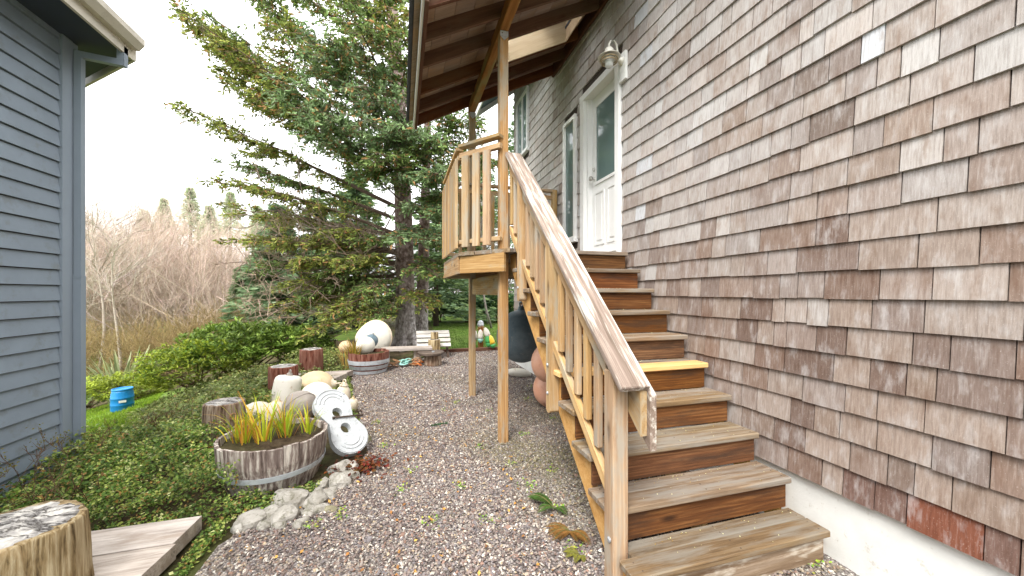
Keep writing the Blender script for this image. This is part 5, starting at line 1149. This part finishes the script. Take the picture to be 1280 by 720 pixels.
# ---- the big spruce
def spruce():
    tb_ = V(.10, 10.45, 0); t = thing('spruce_tree', 'big spruce with grey trunk and long sweeping boughs behind the half barrels', 'tree', tuple(tb_))
    gw = G(); zs = np.linspace(0, 13, 22); cx = tb_[0]-.012*zs*zs*.35+.0*zs; tr = np.interp(zs, [0, .25, .8, 3, 8, 13], [.36, .29, .255, .235, .17, .07])
    pts = np.stack([cx, tb_[1]+.03*np.sin(zs), zs-.05], -1); gw.tube(pts, tr, 18)
    for k in range(6):                                             # root flare
        a = k*1.05+.3; gw.tube([tb_+V(.1*math.cos(a), .1*math.sin(a), .5), tb_+V(.3*math.cos(a), .3*math.sin(a), .12), tb_+V(.55*math.cos(a), .55*math.sin(a), -.05)], [.14, .10, .05], 8)
    gw.build('trunk', M_BARK, t, True)
    g2 = G(); z2 = np.linspace(0, 9, 14); p2 = np.stack([tb_[0]+.42+.03*z2, tb_[1]+.6+0*z2, z2-.05], -1); g2.tube(p2, np.interp(z2, [0, .4, 9], [.26, .19, .06]), 14); g2.build('second_stem', M_BARK, t, True)
    gb = G(); gl = G(); dead = G()
    def trunk(z): return V(np.interp(z, zs, pts[:, 0]), np.interp(z, zs, pts[:, 1]), z)
    def bough(base, tip, sag, spread, cols, dens=1., r0=.05, start=.25, droop=.35):
        base = np.asarray(base, float); tip = np.asarray(tip, float); L = np.linalg.norm(tip-base); s = np.linspace(0, 1, 14); mid = (base+tip)/2+V(0, 0, sag*L)
        c = np.outer((1-s)**2, base)+np.outer(2*s*(1-s), mid)+np.outer(s**2, tip); c += .02*L*np.stack([vnoise(c, 1.1, 60), vnoise(c, 1.1, 61), vnoise(c, 1.3, 62)], -1)*s[:, None]
        gb.tube(c, np.linspace(r0, .008, 14)*min(1.2, L/4), 6, (.16,.115,.09))
        ns = int(L*15*dens); u = start+(1-start)*rng.random(ns); i0 = np.stack([np.interp(u, s, c[:, i]) for i in range(3)], 1); tn = unit(np.stack([np.interp(u, s, np.gradient(c[:, i])) for i in range(3)], 1))
        sd_ = unit(np.cross(tn, V(0, 0, 1)+0*tn))*np.where(rng.random(ns) < .5, -1, 1)[:, None]
        sl2 = spread*(1.12-.78*u)*rng.uniform(.45, 1.1, ns)*np.clip((u-start)*5+.35, .35, 1); sdir2 = unit(tn*.62+sd_*.8+rng.normal(0, .22, (ns, 3))+V(0, 0, .06))
        end = i0+sdir2*sl2[:, None]-V(0, 0, droop)*(sl2**1.3)[:, None]; gb.twigs(i0, end, .008, .003, jit((.17,.12,.085), ns))
        m = np.maximum(4, (sl2*26).astype(int)); i = np.repeat(np.arange(ns), m); v = rng.random(len(i))**.85; pos = i0[i]+sdir2[i]*(sl2[i]*v)[:, None]-V(0, 0, droop)*((sl2[i]*v)**1.3)[:, None]*1.
        s2 = unit(np.cross(sdir2[i], V(0, 0, 1)+0*sdir2[i]))*np.where(rng.random(len(i)) < .5, -1, 1)[:, None]; dr = sdir2[i]*.75+s2*.7+rng.normal(0, .28, (len(i), 3))+V(0, 0, -.12)
        hang = rng.random(len(i)) < .22; dr[hang] = sdir2[i][hang]*.35+rng.normal(0, .25, (hang.sum(), 3))+V(0, 0, -.9)
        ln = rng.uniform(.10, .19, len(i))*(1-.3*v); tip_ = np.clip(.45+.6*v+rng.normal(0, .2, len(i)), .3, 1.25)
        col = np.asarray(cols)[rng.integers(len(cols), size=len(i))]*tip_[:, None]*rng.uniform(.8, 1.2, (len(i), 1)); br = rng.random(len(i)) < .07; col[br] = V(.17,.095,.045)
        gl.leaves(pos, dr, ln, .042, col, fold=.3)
        # each shoot forks once more into side twigs lying at its flank
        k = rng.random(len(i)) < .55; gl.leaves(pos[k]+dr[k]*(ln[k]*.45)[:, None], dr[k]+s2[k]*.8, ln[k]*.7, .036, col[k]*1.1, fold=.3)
    YG = [(.11,.125,.03),(.14,.145,.04),(.075,.095,.025)]; GRN = [(.075,.11,.038),(.10,.135,.045),(.06,.085,.03)]; BG = [(.095,.14,.07),(.125,.165,.10),(.075,.11,.05)]
    # boughs reaching left over the thicket (pixel of the tip, depth, height of its root on the trunk)
    for (x, y, d, zr, sag, sp, cols, dn) in [
        (226, 22, 8.6, 5.0, -.02, 1.15, YG, 1.1), (262, 62, 9.6, 4.7, -.02, 1.1, YG, 1.0), (250, 30, 10.6, 5.6, .0, 1.0, GRN, .9), (280, 92, 8.4, 4.3, .0, 1.1, YG, 1.0), (240, 148, 9.2, 3.7, .04, .9, YG, .9),
        (262, 222, 8.8, 3.0, .05, .85, YG, .85), (300, 205, 10.2, 3.4, .03, .9, GRN, .8), (310, -10, 9.4, 6.3, .0, 1.2, GRN, 1.), (330, 30, 8.2, 5.6, -.02, 1.2, YG, 1.), (300, -60, 10.2, 7.6, .02, 1.3, GRN, 1.),
        (370, -70, 8.8, 7.8, .02, 1.4, GRN, 1.), (420, -40, 8.0, 7.2, .02, 1.4, YG, 1.), (380, 40, 7.2, 5.5, .0, 1.25, BG, 1.1), (350, 100, 7.4, 4.8, .02, 1.15, BG, 1.1), (375, 135, 6.9, 4.2, .03, 1.1, BG, 1.1), (340, 130, 9.0, 4.3, .03, 1.0, GRN, .9),
        (440, 15, 6.8, 6.2, .02, 1.3, GRN, 1.), (470, -30, 7.4, 7.4, .0, 1.4, GRN, 1.), (520, 10, 7.4, 6.6, .0, 1.3, YG, 1.), (455, 105, 7.0, 5.0, .05, 1.1, BG, 1.1), (500, 150, 6.9, 4.9, .05, 1.2, BG, 1.1), (480, 190, 7.2, 4.2, .05, 1.1, GRN, 1.),
        (440, 200, 8.0, 3.9, .05, 1.0, GRN, .9), (545, 215, 7.3, 4.2, .08, 1.1, BG, 1.2), (565, 180, 7.9, 4.6, .06, 1.2, GRN, 1.), (560, 262, 7.8, 3.6, .08, 1.0, BG, 1.2), (535, 300, 7.9, 3.2, .10, .85, BG, 1.2), (585, 240, 8.8, 3.8, .06, 1.1, GRN, 1.), (600, 150, 9.4, 5.2, .05, 1.3, GRN, 1.),
        (620, 100, 10.5, 6.2, .04, 1.3, GRN, 1.), (560, 120, 9.0, 5.8, .04, 1.3, GRN, 1.), (640, 200, 11.5, 4.6, .04, 1.2, GRN, 1.), (620, 260, 11, 3.6, .06, 1.1, GRN, 1.), (600, 310, 10.4, 2.8, .08, .9, GRN, 1.),
        (548, 345, 8.2, 2.3, .10, .7, GRN, 1.), (530, 385, 8.6, 1.7, .12, .6, YG, 1.), (560, 330, 9.4, 2.5, .08, .8, GRN, 1.),
        (405, 395, 8.6, 1.75, .12, .85, YG, 1.), (370, 372, 9.6, 2.0, .10, .9, GRN, 1.), (430, 410, 8.4, 1.4, .12, .7, YG, 1.), (350, 395, 10.6, 1.8, .12, .9, YG, 1.), (395, 345, 9.2, 2.3, .08, .8, GRN, .9), (450, 365, 8.3, 1.9, .12, .7, GRN, 1.), (470, 395, 8.6, 1.5, .14, .6, GRN, 1.),
        (330, 300, 9.2, 2.5, .06, .85, YG, 1.), (360, 330, 8.8, 2.2, .07, .85, YG, 1.), (420, 330, 8.4, 2.4, .08, .8, YG, 1.), (400, 290, 9.0, 2.8, .06, .9, YG, .9), (380, 420, 9.0, 1.2, .14, .8, YG, 1.), (350, 360, 9.8, 1.9, .08, .9, YG, 1.), (440, 300, 8.6, 2.9, .06, .8, GRN, .8),
        (300, 300, 10.5, 2.6, .05, .9, YG, .8), (330, 330, 11.0, 2.3, .05, .9, GRN, .8), (285, 265, 11.5, 3.0, .03, .9, YG, .7), (410, 250, 11.8, 3.4, .04, 1.0, GRN, .8), (450, 60, 11.5, 5.8, .02, 1.3, GRN, .9), (520, 90, 11.8, 6.0, .02, 1.3, GRN, .9)]:
        b0 = trunk(zr); tp = D(x, y, d); bough(b0, tp, sag, sp*1.05, cols, dn*1.1, droop=.34)
        L0 = np.linalg.norm(tp-b0); hd = unit(tp-b0); sd0 = unit(np.cross(hd, V(0, 0, 1)))
        for k, u in enumerate((.38, .55, .70)):                    # side boughs fork off and fan out
            s0 = b0+(tp-b0)*u+V(0, 0, 2*u*(1-u)*sag*L0); dd = unit(hd*.85+sd0*(1 if k % 2 else -1)*R.uniform(.3, .6)+V(0, 0, R.uniform(-.16, .08)))
            bough(s0, s0+dd*L0*(1-u)*R.uniform(.75, 1.0), .02, sp*.8, cols, dn*.95, r0=.025, start=.1, droop=.35)
    # dead lower boughs, bare and tangled
    for _ in range(16):
        zr = R.uniform(1.2, 4.4); tp = D(R.uniform(290, 500), R.uniform(225, 385), R.uniform(8.6, 11.2)); b = trunk(zr); L = np.linalg.norm(tp-b)
        branching(b[None], (tp-b)[None], L*R.uniform(.6, 1.), .026, 4, [10, 4, 3], .5, -.02, .38, dead, (.33,.26,.21), .2)
    m = 260; q = np.array([D(R.uniform(300, 480), R.uniform(280, 400), R.uniform(8.8, 12)) for _ in range(m)]); branching(q, rng.normal(0, 1, (m, 3))+V(-.3, 0, .1), rng.uniform(.3, .9, m), .010, 3, [4, 3], .6, 0, .5, dead, (.33,.25,.19), .1)
    gb.build('bough', M_TWIG, t); gl.build('crown', M_NEEDLE, t); dead.build('dead_bough', M_TWIG, t)
spruce()

# tiny pale crumbs and dry needles lying on the treads
n = 420; k = rng.integers(1, 10, n); x = rng.uniform(TL+.1, TR-.03, n); back = rng.random(n) < .45
y = Y0+RUN*k+np.where(back, rng.uniform(.17, .222, n), rng.uniform(.01, .22, n))
scatter_leaves('tread_crumbs', 'tiny pale crumbs and dry needles lying on the stair treads', np.stack([x, y, RISE*k+.003], -1), .010, [(.30,.27,.20),(.34,.32,.27),(.16,.10,.04)])
